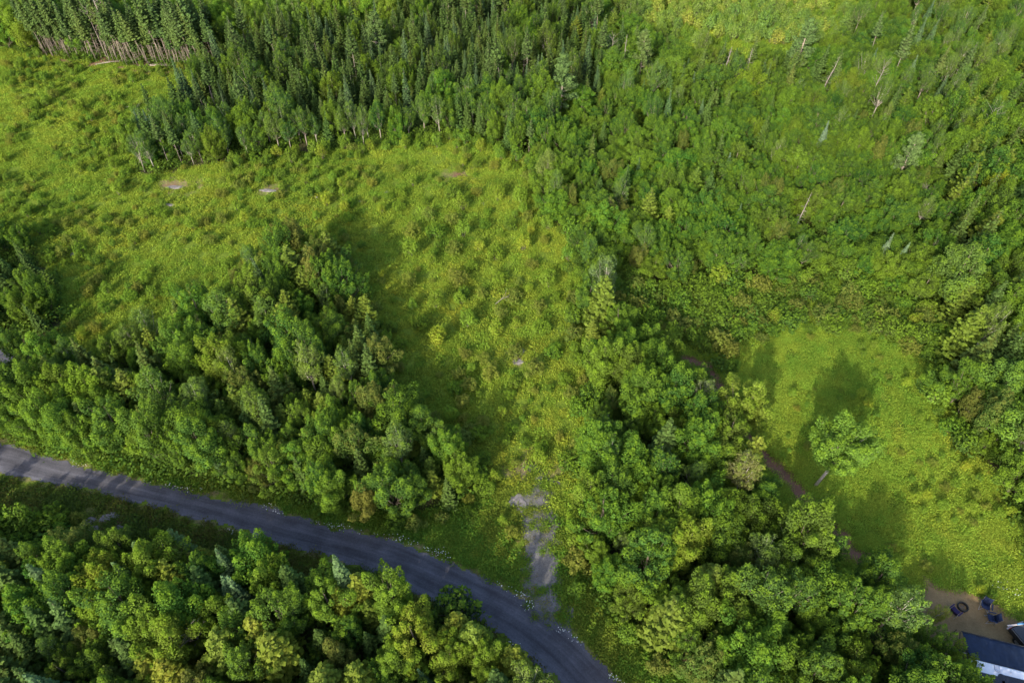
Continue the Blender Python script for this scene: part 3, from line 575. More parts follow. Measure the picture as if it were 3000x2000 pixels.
YARD_VIEW = np.array([(2735., 1680.), (2758, 1790), (2815, 1880), (2850, 1930), (2915, 1990), (3100, 2010), (3100, 1650)])
def over_yard(x, y, h):
    q = [PIX(x, y, h * f) for f in (1, .7, .4, 0)]; e = 40
    return any(inside(YARD_VIEW, [a + dx], [b])[0] for a, b in q for dx in (0, e))
def scatter(box, n_try, test, spacing, choose):
    """test(x, y arrays) -> bool; spacing(px, py) -> crown width; choose(px, py, x, y) -> kind, scale, zone"""
    xs = NP.uniform(box[0], box[1], n_try); ys = NP.uniform(box[2], box[3], n_try); m = test(xs, ys); xs, ys = xs[m], ys[m]
    for x, y in zip(xs, ys):
        px, py = PIX(x, y); r = spacing(px, py)
        if not ok_at(x, y, r): continue
        k, s, z = choose(px, py, x, y)
        if z == 'SE' and over_yard(x, y, 8 * s): continue
        put(x, y, k, s, z, r)
def open_land(x, y): return inside(MEADOW, x, y) | inside(RCLEAR, x, y) | inside(REGROW, x, y)
def clear_of(x, y, d=1.2): return (road_d(x, y) < -d) & (dist_line(BEND, x, y)[0] > 2.6) & (dist_line(PATH, x, y)[0] > 2.3) & ~inside(YARD, x, y) & ~inside(TRACK, x, y)
# --- front rows first (their trunks show)
def along(pts, step, fn, jit=.5):
    L = np.array([G(*p) for p in pts]); d = np.r_[0, np.cumsum(np.hypot(*np.diff(L, axis=0).T))]
    t = 0
    while t < d[-1]:
        x = np.interp(t, d, L[:, 0]) + R.uniform(-jit, jit); y = np.interp(t, d, L[:, 1]) + R.uniform(0, jit * 2)
        if ok_at(x, y, step * .6): fn(x, y)
        t += step * R.uniform(.7, 1.3)
def fr1(x, y): put(x, y, 'bare_stemmed_spruce', R.choice([.62, .8, .92, 1.0, 1.1, 1.2]) * R.uniform(.94, 1.06), 'NWEDGE', r=.7)
for off in (0, -2, -4, -7, -10, -14):
    along([(130, 168 + off), (260, 178 + off), (390, 198 + off), (605, 208 + off)], .95, fr1, .5)
along([(120, 172), (260, 184), (390, 203), (608, 214)], 2.6, lambda x, y: put(x, y, pick({'sapling': 2, 'alder_bush': 2, 'shrub': 1}), R.uniform(.6, 1.3), 'NWEDGE', r=1.0), 1.0)
def fr2(x, y):
    k = pick({'poplar_tree': 4, 'birch_tree': 2.2, 'maple_tree': 2, 'bare_stemmed_spruce': 1.2, 'spruce_tree': .6}); put(x, y, k, R.uniform(.62, .82), 'FRONT', r=1.6)
for off in (0, -14):
    along([(415, 510 + off), (500, 497 + off), (700, 466 + off), (860, 446 + off), (1000, 432 + off), (1150, 418 + off), (1330, 388 + off), (1450, 420 + off), (1555, 470 + off)], 1.9, fr2, .6)

def wood_kind(px, py, x, y):
    n = vnoise(np.array([x]), np.array([y]), 14, 9)[0]; s = R.uniform(.85, 1.12)
    if py < 156 - max(0, (px - 620)) * .12 and px < 1150: return pick({'ash_tree': 3, 'maple_tree': 3, 'oak_tree': 2, 'poplar_tree': 2, 'birch_tree': 1, 'spruce_tree': .7}), s, 'NWTOP'
    if px < 640 and py < 215: return pick({'bare_stemmed_spruce': 6, 'maple_tree': 1, 'poplar_tree': 1}), s * .95, 'NW'
    if px < 1250 and py < 400 or (px < 1750 and py < 330): 
        return pick({'spruce_tree': 6 + 3 * n, 'fir_tree': 2.2, 'bare_stemmed_spruce': 1.2, 'poplar_tree': .5 + .8 * (1 - n), 'maple_tree': .4 + .8 * (1 - n), 'beech_tree': .3, 'larch_tree': .1, 'dead_tree': .12}), s * R.choice([.6, .78, .95]), 'DARK'
    if px < 1650 and py < 480: return pick({'maple_tree': 2.5, 'beech_tree': 1.5, 'poplar_tree': 2, 'birch_tree': 1.2, 'spruce_tree': 1.5, 'ash_tree': 1}), s * .9, 'FRONT'
    if py < 330: return pick({'maple_tree': 1.3, 'oak_tree': 1.2, 'beech_tree': .7, 'ash_tree': 1.2, 'spruce_tree': (2.6 if px < 2300 else 1.0) * (n + .25), 'bare_stemmed_spruce': .25, 'birch_tree': .5, 'poplar_tree': .7, 'larch_tree': .2, 'dead_tree': .14, 'fir_tree': .4}), s * R.choice([.6, .75, .9]), 'NE'
    if px > 2750 and py < 1150: return pick({'spruce_tree': 3, 'larch_tree': 1.3, 'maple_tree': 2, 'ash_tree': 2, 'birch_tree': .6}), s, 'EAST'
    if py < 900: return pick({'maple_tree': 2.3, 'beech_tree': 2.6, 'oak_tree': 2, 'ash_tree': 1.8, 'birch_tree': .3, 'poplar_tree': .4, 'larch_tree': .3, 'spruce_tree': .35, 'fir_tree': .08, 'red_maple_tree': .5, 'dead_tree': .05}), s * R.choice([.5, .65, .78, .88]), 'MIDR'
    return pick({'maple_tree': 3, 'beech_tree': 1.6, 'oak_tree': 1.4, 'ash_tree': 1.2, 'birch_tree': .9, 'poplar_tree': .8, 'red_maple_tree': 1.0, 'larch_tree': .7, 'spruce_tree': .5}), s * R.choice([.58, .72, .88, 1.0]) , 'SE'
def wood_space(px, py): return 1.7 if (px < 1750 and py < 340) else (2.3 if py < 480 else 2.1)
vis = lambda x, y: (np.abs(x) < (y * .73 + 46) * .80 + 14)
def t_main(x, y): return vis(x, y) & ~inside(MEADOW, x, y) & ~inside(RCLEAR, x, y) & ~inside(REGROW, x, y) & ~inside(THICKET, x, y) & clear_of(x, y, 1.5) & (x > -140)
def t_B(x, y): return inside(WOOD_B, x, y) & clear_of(x, y, 1.0)
def t_C(x, y): return inside(WOOD_C, x, y) & clear_of(x, y, 1.6)
def t_D(x, y): return inside(WOOD_D, x, y) & clear_of(x, y, 1.6)
def ch_B(px, py, x, y):
    f = 1.25 if py < 900 and px > 700 else 1.0
    return pick({'maple_tree': 3.2, 'beech_tree': 1.6, 'oak_tree': .8, 'red_maple_tree': 1.4, 'birch_tree': .9, 'poplar_tree': .7, 'ash_tree': .4, 'larch_tree': 1.9, 'spruce_tree': 2.2, 'fir_tree': .5}), f * R.choice([.55, .68, .8, .98]) * R.uniform(.93, 1.07), 'B'
def ch_C(px, py, x, y):
    if px < 230 and py < 1640: return pick({'alder_bush': 3, 'sapling': 2, 'shrub': 1}), R.uniform(.8, 1.5), 'C'
    return pick({'maple_tree': 3.2, 'beech_tree': 1.4, 'red_maple_tree': .9, 'birch_tree': .7, 'larch_tree': 2.0 if px > 450 else .8, 'spruce_tree': 3.6, 'fir_tree': .8, 'alder_bush': 1.2}), R.choice([.58, .7, .82, .98]) * R.uniform(.93, 1.07), 'C'
def ch_D(px, py, x, y): return pick({'spruce_tree': 3, 'maple_tree': 3, 'larch_tree': 1}), R.uniform(.5, .72), 'D'
scatter((-75, 8, -8, 45), 14000, t_C, lambda a, b: 1.62, ch_C)
scatter((-80, -1, 25, 72), 16000, t_B, lambda a, b: 1.72, ch_B)
scatter((-95, -35, 40, 85), 2500, t_D, lambda a, b: 2.4, ch_D)
scatter((-140, 150, 5, 192), 90000, t_main, wood_space, wood_kind)
# pale young birch regrowth at the top
scatter((10, 110, 140, 200), 5000, lambda x, y: inside(REGROW, x, y), lambda a, b: 1.5, lambda px, py, x, y: ('sapling', R.uniform(.7, 1.7), 'REGROW'))
# thicket of red-tipped shrubs
scatter((10, 80, 35, 90), 8000, lambda x, y: (inside(THICKET, x, y) | (pd(RCLEAR)(x, y) > -1)) & (pd(RCLEAR)(x, y) < 5 * (vnoise(x, y, 3.5, 91) - .35) * (y > 33)) & clear_of(x, y, 1), lambda a, b: 1.45, lambda px, py, x, y: (pick({'shrub': 3, 'alder_bush': 4, 'sapling': 1.5}), R.uniform(.6, 1.6), 'THICKET'))
# scrub under the edges: round wood B, along the verges, the front of the far wood
def near_poly(P, a, b):
    def f(x, y):
        d = dist_line(np.vstack([P, P[:1]]), x, y)[0]; return (np.where(inside(P, x, y), -d, d) > a) & (np.where(inside(P, x, y), -d, d) < b)
    return f
_nb = near_poly(WOOD_B, -.6, 2.6)
scatter((-75, 5, 25, 75), 4500, lambda x, y: _nb(x, y) & clear_of(x, y, 1.0) & inside(MEADOW, x, y) & ((x > G(1000, 1400)[0]) | (vnoise(x, y, 5, 3) > .45)), lambda a, b: 1.7, lambda px, py, x, y: (pick({'alder_bush': 4, 'shrub': 2, 'sapling': 1}), R.uniform(.6, 1.15), 'BEDGE'))
_nr = near_poly(MEADOW, -1.8, .5)
scatter((-20, 40, 18, 140), 5000, lambda x, y: _nr(x, y) & clear_of(x, y, 1.4) & (x > -2), lambda a, b: 1.9, lambda px, py, x, y: (pick({'sapling': 3, 'shrub': 2, 'alder_bush': 3}), R.uniform(.7, 1.4), 'REDGE'))
_fr = [(415, 520), (500, 512), (700, 482), (860, 462), (1000, 452), (1150, 436), (1330, 410), (1450, 440), (1550, 490)]
_FL = np.array([G(*p) for p in _fr])
scatter((-110, 10, 95, 140), 6000, lambda x, y: (dist_line(_FL, x, y)[0] < 1.8) & inside(MEADOW, x, y), lambda a, b: 1.5, lambda px, py, x, y: (pick({'sapling': 3, 'alder_bush': 3, 'shrub': 1}), R.uniform(.7, 1.25), 'FEDGE'))
CENTRE = poly([(1150, 620), (1400, 560), (1580, 600), (1680, 800), (1660, 1050), (1450, 1150), (1280, 1050), (1180, 850)])
scatter((-20, 20, 40, 110), 2500, lambda x, y: inside(CENTRE, x, y), lambda a, b: 3.4, lambda px, py, x, y: (pick({'sapling': 3, 'alder_bush': 2, 'shrub': 3}), R.uniform(.75, 1.35), 'MEADOW'))
# meadow saplings: clustered
def mead(x, y):
    d = vnoise(x, y, 6, 41) * .65 + vnoise(x, y, 2.5, 42) * .35
    inb = inside(WOOD_B, x, y) | inside(WOOD_C, x, y) | inside(WOOD_D, x, y)
    return inside(MEADOW, x, y) & ~inb & clear_of(x, y, 2.4) & vis(x, y) & (d > .46)
scatter((-140, 20, 20, 160), 9000, mead, lambda a, b: 1.25, lambda px, py, x, y: (pick({'sapling': 4, 'shrub': 3.5, 'alder_bush': 3}), R.uniform(.35, .95), 'MEADOW'))
scatter((25, 75, 20, 70), 3000, lambda x, y: inside(RCLEAR, x, y) & clear_of(x, y, .8) & (vnoise(x, y, 6, 44) + .5 * vnoise(x, y, 2, 45) > .86), lambda a, b: 1.1, lambda px, py, x, y: (pick({'shrub': 1, 'sapling': 3}), R.uniform(.3, .65), 'RCLEAR'))

# ------------------------------------------------------------------ build them: one object per plant, at most 300 of a kind
ZN = {'NWEDGE': 'on the far edge behind the meadow', 'FRONT': 'in the wood front behind the meadow', 'NWTOP': 'in the sunlit far wood', 'NW': 'in the far wood behind the meadow', 'DARK': 'in the dark far wood', 'NE': 'in the mixed far wood', 'EAST': 'in the eastern wood', 'MIDR': 'in the wood beside the clearing', 'SE': 'in the wood beside the track', 'B': 'in the wood above the road', 'C': 'in the wood below the road', 'D': 'in the shaded wood', 'REGROW': 'in the pale regrowth', 'THICKET': 'in the reddish thicket', 'BEDGE': 'at the foot of the wood', 'REDGE': 'at the clearing rim', 'FEDGE': 'at the far wood foot', 'MEADOW': 'in the meadow', 'RCLEAR': 'in the small clearing', 'S': ''}
ONES = 'zero one two three four five six seven eight nine ten eleven twelve thirteen fourteen fifteen sixteen seventeen eighteen nineteen'.split()
TENS = 'x x twenty thirty forty fifty sixty seventy eighty ninety'.split()
def num(n): return ONES[n] if n < 20 else ('a hundred' if n >= 100 else TENS[n // 10] + ('' if n % 10 == 0 else '-' + ONES[n % 10]))
GN = {'sapling': 'saplings', 'shrub': 'red-tipped shrubs', 'alder_bush': 'green bushes'}
for p in PLACED:
    K = KINDS[p['k']]; p['z'] = land1(p['x'], p['y']); i = p['proto'] if p['proto'] is not None else R.randrange(min(len(K['P']), 4 if p['k'] == 'ash_tree' else 9)); p['proto'] = i % len(K['P'])
    p['h'] = K['P'][p['proto']][2] * p['s']; px, py = PIX(p['x'], p['y'], p['h'] * .7); p['px'], p['py'] = px, py
    p['dist'] = math.hypot(p['x'], p['y'], CAM_H); p['in'] = -25 < px < 3025 and -25 < py < 2030
by = {}
for p in PLACED: by.setdefault(p['k'], []).append(p)
STUFF = []; used = set(); COUNTS = {}
ROT90 = {}
def tint_for(p):
    """the tree's own leaf colour: each wood of the photograph has its own range of greens"""
    K = KINDS[p['k']]; j = R.randrange(len(K['cols'])); c = p['colour'] or K['cols'][j]
    c = list(c); z = p['zone']
    if p['colour'] is None and p['k'] != 'dead_tree':
        if z == 'C' and p['k'] == 'larch_tree': c = [c[0] * 1.3, c[1] * 1.15, c[2]]
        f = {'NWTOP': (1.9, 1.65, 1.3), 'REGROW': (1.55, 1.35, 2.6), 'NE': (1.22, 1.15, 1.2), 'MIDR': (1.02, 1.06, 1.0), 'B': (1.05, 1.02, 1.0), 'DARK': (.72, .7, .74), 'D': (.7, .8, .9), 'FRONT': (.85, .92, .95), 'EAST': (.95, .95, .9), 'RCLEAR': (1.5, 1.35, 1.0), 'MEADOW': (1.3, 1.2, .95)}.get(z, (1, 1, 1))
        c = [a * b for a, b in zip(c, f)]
        if p['k'] == 'maple_tree' and R.random() < .07: c = [c[0] * 1.8, c[1] * 1.35, c[2] * .8]; j = 3
    return (*c, 1), j
for k, L in by.items():
    K = KINDS[k]; L.sort(key=lambda p: (p['special'] is None, not p['in'], p['dist'] / p['s'])); n = 0; roots = {}
    for p in L:
        if not p['special'] and (not p['in'] or n >= 300): STUFF.append(p); continue
        n += 1; i = p['proto']; src = roots.get(i)
        if src is None:
            o = empty(k); kids = []
            if K['P'][i][0] is not None: kids.append(link('crown', K['P'][i][0], o))
            kids.append(link(K['part'], K['P'][i][1], o)); roots[i] = (o, kids)
        else:
            o = src[0].copy(); COL.objects.link(o); kids = []
            for c in src[1]:
                d = c.copy(); d.parent = o; COL.objects.link(d); kids.append(d)
            for q in list(o.keys()): del o[q]
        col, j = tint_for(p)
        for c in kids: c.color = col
        t = p['tilt']; rz = p['rot'] if p['rot'] is not None else R.uniform(0, 6.28)
        lx, ly = (t if t else (R.gauss(0, .035) * (2.6 if p['zone'] == 'NWEDGE' else 1), R.gauss(0, .035) * (2 if p['zone'] == 'NWEDGE' else 1)))
        q = Matrix.Rotation(lx, 3, 'X') @ Matrix.Rotation(ly, 3, 'Y') @ Matrix.Rotation(rz, 3, 'Z')
        o.location = (p['x'], p['y'], p['z'] - .03); o.rotation_euler = q.to_euler(); sz = R.uniform(.9, 1.12)
        fl = 1.14 if p['zone'] in ('MIDR', 'NE', 'THICKET') and p['k'] in ('maple_tree', 'ash_tree', 'oak_tree', 'beech_tree') else 1
        o.scale = (p['s'] * fl, p['s'] * fl, p['s'] * sz / fl ** 1.6) if not p['special'] else (p['s'],) * 3
        if p['special']: lab = p['special']
        else:
            size = {True: 'small', False: 'tall'}.get(p['s'] < .8) if K['part'] == 'trunk' else ('low' if p['s'] < .8 else 'bushy')
            cx, cy = min(99, max(1, round(p['px'] / 30))), min(99, max(1, round(p['py'] / 20)))
            word = K['words'][min(j, len(K['words']) - 1)]; noun = {'bare_stemmed_spruce': 'bare-stemmed spruce', 'red_maple_tree': 'maple'}.get(k, K['cat'].replace(' tree', '') if k != 'dead_tree' else 'dead tree')
            nmr = {'down': f'{num(cy)} down'}
            def mk(sz_, cx_, cy_): return f"{sz_} {word} {noun} {ZN[p['zone']]}, {num(cx_)} percent across and {num(cy_)} down"
            lab = mk(size, cx, cy)
            for alt in (dict(s=size, x=cx, y=cy), dict(s='broad', x=cx, y=cy), dict(s='slender', x=cx, y=cy), dict(s='leafy', x=cx, y=cy), dict(s='uneven', x=cx, y=cy), dict(s='full', x=cx, y=cy), dict(s='ragged', x=cx, y=cy), dict(s='narrow', x=cx, y=cy), dict(s=size, x=cx, y=cy + 1), dict(s=size, x=cx, y=cy - 1), dict(s=size, x=cx + 1, y=cy), dict(s=size, x=cx - 1, y=cy)):
                lab = mk(alt['s'], alt['x'], alt['y'])
                if len(lab.split()) > 16: lab = lab.replace(' and ', ', ').replace('in the wood front behind the meadow', 'in the far wood front').replace('on the far edge behind the meadow', 'on the far edge').replace('in the far wood behind the meadow', 'in the far wood')
                if lab not in used: break
        used.add(lab)
        tag(o, lab, K['cat'], GN.get(k, k.replace('_', ' ') + 's growing on the land'))
    COUNTS[k] = (len(L), n)
print('COUNTS', COUNTS, 'stuff', len(STUFF))

# ------------------------------------------------------------------ masses: plants beyond the 300 nearest, ground cover (scattered copies)
def joined(cm, tm):
    """one mesh out of crown and trunk, to be scattered"""
    bm_ = []; V = []; F = []; mi = []; n = 0; tint = []; vary = []
    Fq = []; mats = []
    for mm in (cm, tm):
        if mm is None: continue
        nv = len(mm.vertices); co = np.empty(nv * 3, np.float32); mm.vertices.foreach_get('co', co); V.append(co.reshape(-1, 3))
        for p in mm.polygons: F.append(tuple(v + n for v in p.vertices)); mi.append(len(mats))
        for a, lst in (('tint', tint), ('vary', vary)):
            b = np.full(nv, .4, np.float32)
            if a in mm.attributes: mm.attributes[a].data.foreach_get('value', b)
            lst.append(b)
        mats.append(mm.materials[0]); n += nv
    me = bpy.data.meshes.new('growth'); me.from_pydata(np.vstack(V).tolist(), [], F); me.polygons.foreach_set('material_index', mi)
    for m in mats: me.materials.append(m)
    for a, lst in (('tint', tint), ('vary', vary)):
        q = me.attributes.new(a, 'FLOAT', 'POINT'); q.data.foreach_set('value', np.concatenate(lst))
    return me
def scatter_stuff(name, label, pts, rot, scl, sources, m_first, ix=None):
    """one object that carries copies of each source mesh at its points"""
    me = bpy.data.meshes.new(name); me.vertices.add(len(pts)); me.vertices.foreach_set('co', np.asarray(pts, np.float32).ravel())
    for nm, v in (('rz', rot), ('sc', scl), ('ix', ix if ix is not None else NP.integers(0, len(sources), len(pts)))):
        a = me.attributes.new(nm, 'FLOAT', 'POINT'); a.data.foreach_set('value', np.asarray(v, np.float32))
    o = link(name, me); tag(o, label, None, None, 'stuff'); o['category'] = name.split('_')[-1]
    ng = bpy.data.node_groups.new(name + '_scatter', 'GeometryNodeTree'); ng.interface.new_socket('Geometry', in_out='INPUT', socket_type='NodeSocketGeometry'); ng.interface.new_socket('Geometry', in_out='OUTPUT', socket_type='NodeSocketGeometry')
    N = ng.nodes; gi = N.new('NodeGroupInput'); go = N.new('NodeGroupOutput'); ip = N.new('GeometryNodeInstanceOnPoints'); mp = N.new('GeometryNodeMeshToPoints')
    gti = N.new('GeometryNodeGeometryToInstance')
    for s in reversed(sources):
        oi = N.new('GeometryNodeObjectInfo'); oi.inputs['Object'].default_value = s; oi.inputs['As Instance'].default_value = True; ng.links.new(oi.outputs['Geometry'], gti.inputs[0])
    rz = N.new('GeometryNodeInputNamedAttribute'); rz.data_type = 'FLOAT'; rz.inputs[0].default_value = 'rz'; sc = N.new('GeometryNodeInputNamedAttribute'); sc.data_type = 'FLOAT'; sc.inputs[0].default_value = 'sc'
    cx = N.new('ShaderNodeCombineXYZ'); ng.links.new(rz.outputs[0], cx.inputs[2]); cs = N.new('ShaderNodeCombineXYZ')
    for q in range(3): ng.links.new(sc.outputs[0], cs.inputs[q])
    ng.links.new(gi.outputs[0], mp.inputs[0]); ng.links.new(mp.outputs[0], ip.inputs['Points']); ng.links.new(gti.outputs[0], ip.inputs['Instance']); ip.inputs['Pick Instance'].default_value = True
    xi = N.new('GeometryNodeInputNamedAttribute'); xi.data_type = 'FLOAT'; xi.inputs[0].default_value = 'ix'; ri = N.new('FunctionNodeFloatToInt'); ng.links.new(xi.outputs[0], ri.inputs[0]); ng.links.new(ri.outputs[0], ip.inputs['Instance Index'])
    e = N.new('FunctionNodeEulerToRotation'); ng.links.new(cx.outputs[0], e.inputs[0]); ng.links.new(e.outputs[0], ip.inputs['Rotation']); ng.links.new(cs.outputs[0], ip.inputs['Scale']); ng.links.new(ip.outputs[0], go.inputs[0])
    md = o.modifiers.new('scatter', 'NODES'); md.node_group = ng
    return o
def source(name, me, col):
    a = me.attributes.new('own', 'FLOAT_COLOR', 'POINT'); a.data.foreach_set('color', np.tile(np.array([*col, 1], np.float32), len(me.vertices)))
    for i, m in enumerate(me.materials):
        if m.name in MASS:
            if callable(MASS[m.name]): MASS[m.name] = MASS[m.name]()
            me.materials[i] = MASS[m.name]
    return bpy.data.objects.new(name, me)
bz = {}
for p in STUFF: bz.setdefault(p['k'], []).append(p)
for k, L in bz.items():
    K = KINDS[k]; src = [source(f'{k}_growth', joined(K['P'][i][0], K['P'][i][1]), [c * (1.1 if L[0]['dist'] > 100 else 1) for c in K['cols'][i % len(K['cols'])]]) for i in range(min(3, len(K['P'])))]
    plural = {'bare_stemmed_spruce': 'bare_spruce_woods', 'sapling': 'sapling_undergrowth', 'shrub': 'shrubbery', 'alder_bush': 'bush_undergrowth'}.get(k, k.replace('_tree', '') + '_woods')
    scatter_stuff(plural, f"mass of further {K['cat']}s growing farther off", [(p['x'], p['y'], p['z'] - .03) for p in L], [R.uniform(0, 6.28) for _ in L], [p['s'] for p in L], src, K)

# ground cover patches
def grass_patch(seed, n=70, r=.75, h=.45, size=.05, lm='grass', leafy=.35, lsz=.075):
    rng = np.random.default_rng(seed); V = []; F = []; T = []; Vr = []
    a = rng.uniform(0, 6.28, n); q = r * np.sqrt(rng.uniform(0, 1, n)); bx, by_ = q * np.cos(a), q * np.sin(a)
    hh = h * rng.uniform(.5, 1.15, n) * (1 - .4 * q / r); an = rng.uniform(0, 6.28, n); bend = rng.uniform(.1, .5, n) * hh; dx, dy = np.cos(an), np.sin(an); w_ = size * rng.uniform(.6, 1.2, n)
    cl = np.floor(rng.uniform(0, 6, n)) / 6
    for i in range(n):
        V += [(bx[i] - dy[i] * w_[i], by_[i] + dx[i] * w_[i], 0), (bx[i] + dy[i] * w_[i], by_[i] - dx[i] * w_[i], 0), (bx[i] + dx[i] * bend[i], by_[i] + dy[i] * bend[i], hh[i])]; T += [0, 0, .9]; Vr += [cl[i] * .6 + rng.uniform() * .4] * 3
    F3 = np.arange(3 * n).reshape(n, 3); m = int(n * leafy * 2)
    C = np.c_[rng.normal(size=m) * r * .45, rng.normal(size=m) * r * .45, rng.uniform(.15, .85, m) * h]
    LV, LF = leaves(C, np.c_[rng.normal(size=(m, 2)) * .6, np.ones(m)], np.full(m, lsz), .7, rng=rng)
    VV = np.vstack([np.array(V), LV]); T = np.r_[T, np.repeat(rng.uniform(0, .8, m) * (C[:, 2] / h), 4)]; Vr = np.r_[Vr, np.repeat(rng.uniform(0, 1, m), 4)]
    o = (mesh_np('growth', VV, [F3, LF + 3 * n], [M[lm]], attrs={'tint': T, 'vary': Vr})); return o
G1 = [source('meadow_grass', grass_patch(600 + i, 80, .8, .5), c) for i, c in enumerate([(.125, .22, .018), (.165, .27, .02), (.195, .295, .022), (.225, .31, .025)])]
G2 = [source('leafy_growth', grass_patch(620 + i, 30, .75, .4, leafy=1.6, lsz=.085), c) for i, c in enumerate([(.10, .175, .014), (.145, .22, .016), (.19, .25, .018)])]
G3 = [source('fern_growth', grass_patch(640 + i, 40, .8, .45, leafy=3.0, lsz=.052, lm='grass'), c) for i, c in enumerate([(.135, .245, .018), (.18, .295, .02), (.215, .315, .024)])]
G4 = [source('shade_growth', grass_patch(660 + i, 24, .9, .9, leafy=3.2, lsz=.1, lm='leaf'), c) for i, c in enumerate([(.045, .095, .014), (.055, .105, .014)])]
G5 = [source('verge_growth', grass_patch(680 + i, 40, .8, .4, leafy=1.4, lsz=.085, lm='grass'), c) for i, c in enumerate([(.055, .13, .012), (.065, .145, .012), (.10, .15, .014)])]
G7 = [source('brown_growth', grass_patch(720 + i, 30, .8, .45, leafy=1.4, lsz=.085, lm='leaf'), c) for i, c in enumerate([(.05, .08, .016), (.085, .075, .02)])]
G6 = [source('dry_growth', grass_patch(700 + i, 60, .6, .3, leafy=.2, lm='grass'), c) for i, c in enumerate([(.16, .13, .05), (.13, .14, .035)])]
def pts_in(box, n, test):
    x = NP.uniform(box[0], box[1], n); y = NP.uniform(box[2], box[3], n); m = test(x, y); return x[m], y[m]
def cover(name, label, box, dens, test, src, s0, s1, hole=None):
    n = int((box[1] - box[0]) * (box[3] - box[2]) * dens); x, y = pts_in(box, n, test); z = land(x, y)
    scatter_stuff(name, label, np.c_[x, y, z - .03], NP.uniform(0, 6.28, len(x)), NP.uniform(s0, s1, len(x)), src, None, np.clip(np.floor((vnoise(x, y, 7, 71) * .75 + vnoise(x, y, 2.2, 72) * .5 - .2 + NP.normal(0, .1, len(x))) * len(src) / .85), 0, len(src) - 1)); print(name, len(x))
inb = lambda x, y: inside(WOOD_B, x, y) | inside(WOOD_C, x, y) | inside(WOOD_D, x, y)
bald = lambda x, y: np.any([((x - G(a, b)[0]) / (r * 1.2)) ** 2 + ((y - G(a, b)[1]) / (r * .6)) ** 2 < vnoise(x, y, .8, 95) * 1.8 - .5 for a, b, r in ((510, 540, 2.4), (795, 556, 2.4), (470, 605, 2), (1345, 512, 2.6), (690, 600, 2), (1050, 515, 2.4))], axis=0)
bare = lambda x, y: bald(x, y) | (road_d(x, y) > -.15) | (dist_line(BEND, x, y)[0] < 2.1) | (pd(TRACK)(x, y) > .2) | (dist_line(PATH, x, y)[0] < .8) | (pd(YARD)(x, y) > .1)
SL = [(*G(a, b), c, d) for a, b, c, d in SLABS]
def rocky(x, y):
    q = np.zeros(x.shape, bool)
    for cx, cy, a, b in SL: q |= (((x - cx) / (a * .95)) ** 2 + ((y - cy) / (b * 1.0 + .15)) ** 2) < 1
    return q
VERGE = poly([(1150, 1520), (1420, 1430), (1530, 1420), (1520, 1560), (1520, 1640), (1560, 1720), (1640, 1840), (1500, 1725), (1330, 1650), (1200, 1600), (1000, 1545), (700, 1455), (0, 1290), (0, 1255), (700, 1420)])
mead_t = lambda x, y: vis(x, y) & inside(MEADOW, x, y) & ~inb(x, y) & ~bare(x, y) & ~rocky(x, y)
below = lambda x, y: (dist_line(_l, x, y)[0] < dist_line(_u, x, y)[0]) * 1.0
green = lambda x, y: inside(VERGE, x, y) | (road_d(x, y) > -9) 
cover('meadow_grass', 'yellow-green grass and low herbs covering the open meadow', (-140, 25, 20, 165), 2.0, lambda x, y: mead_t(x, y) & ~green(x, y) & (vnoise(x, y, 5, 51) + vnoise(x, y, 1.7, 52) * .5 > .55), G1, .55, 1.15)
cover('meadow_undergrowth', 'darker leafy herbs growing in drifts through the meadow', (-140, 25, 20, 165), 1.6, lambda x, y: mead_t(x, y) & ~green(x, y) & (vnoise(x, y, 5, 51) + vnoise(x, y, 1.7, 52) * .5 < .62), G2, .6, 1.2)
cover('verge_grass', 'deep green grass and herbs along the road verges', (-75, 25, 10, 60), 3.6, lambda x, y: mead_t(x, y) & green(x, y) & (below(x, y) < .5), G5, .5, 1.1)
cover('bank_undergrowth', 'brownish green herbs on the bank below the road', (-75, 25, 5, 50), 3.6, lambda x, y: mead_t(x, y) & green(x, y) & (below(x, y) > .5), G7, .5, 1.2)
cover('clearing_ferns_ground_cover', 'bright yellow-green ferns carpeting the small right clearing', (20, 85, 15, 75), 3.6, lambda x, y: (inside(RCLEAR, x, y) | inside(THICKET, x, y)) & ~bare(x, y), G3, .55, 1.25)
cover('woodland_undergrowth', 'dark green undergrowth on the forest floor', (-140, 150, 5, 190), .55, lambda x, y: vis(x, y) & (~open_land(x, y) | inb(x, y)) & ~bare(x, y) & (y < 185), G4, .9, 1.9)
cover('dry_grass', 'tan and straw-coloured grass along the road and bare spots', (-75, 30, 15, 110), 2.5, lambda x, y: ~rocky(x, y) & (((road_d(x, y) < .25) & (road_d(x, y) > -.5)) | ((pd(TRACK)(x, y) > -.6) & (vnoise(x, y, 1.6, 61) > .5))) & (vnoise(x, y, .8, 62) > .35), G6, .25, .7)
tx, ty = G(1600, 1700)
cover('track_grass', 'green grass tufts growing up through the gravel track', (tx - 7, tx + 6, ty - 6, ty + 14), 5, lambda x, y: (pd(TRACK)(x, y) > -.4) & (vnoise(x, y, 1.3, 66) > .52), G5, .3, .75)
cover('track_dry_grass', 'brown dry weeds on the left half of the gravel track', (tx - 7, tx + 6, ty - 6, ty + 14), 7, lambda x, y: (pd(TRACK)(x, y) > -.6) & (vnoise(x, y, 1.0, 67) > .5) & (x < tx + .3 + 1.5 * (vnoise(x, y, 3, 68) - .5)), G6, .3, .75)
# regrowth floor
cover('regrowth_ground_cover', 'pale green young growth at the top of the view', (10, 120, 135, 190), 1.2, lambda x, y: inside(REGROW, x, y), G1, .9, 1.8)

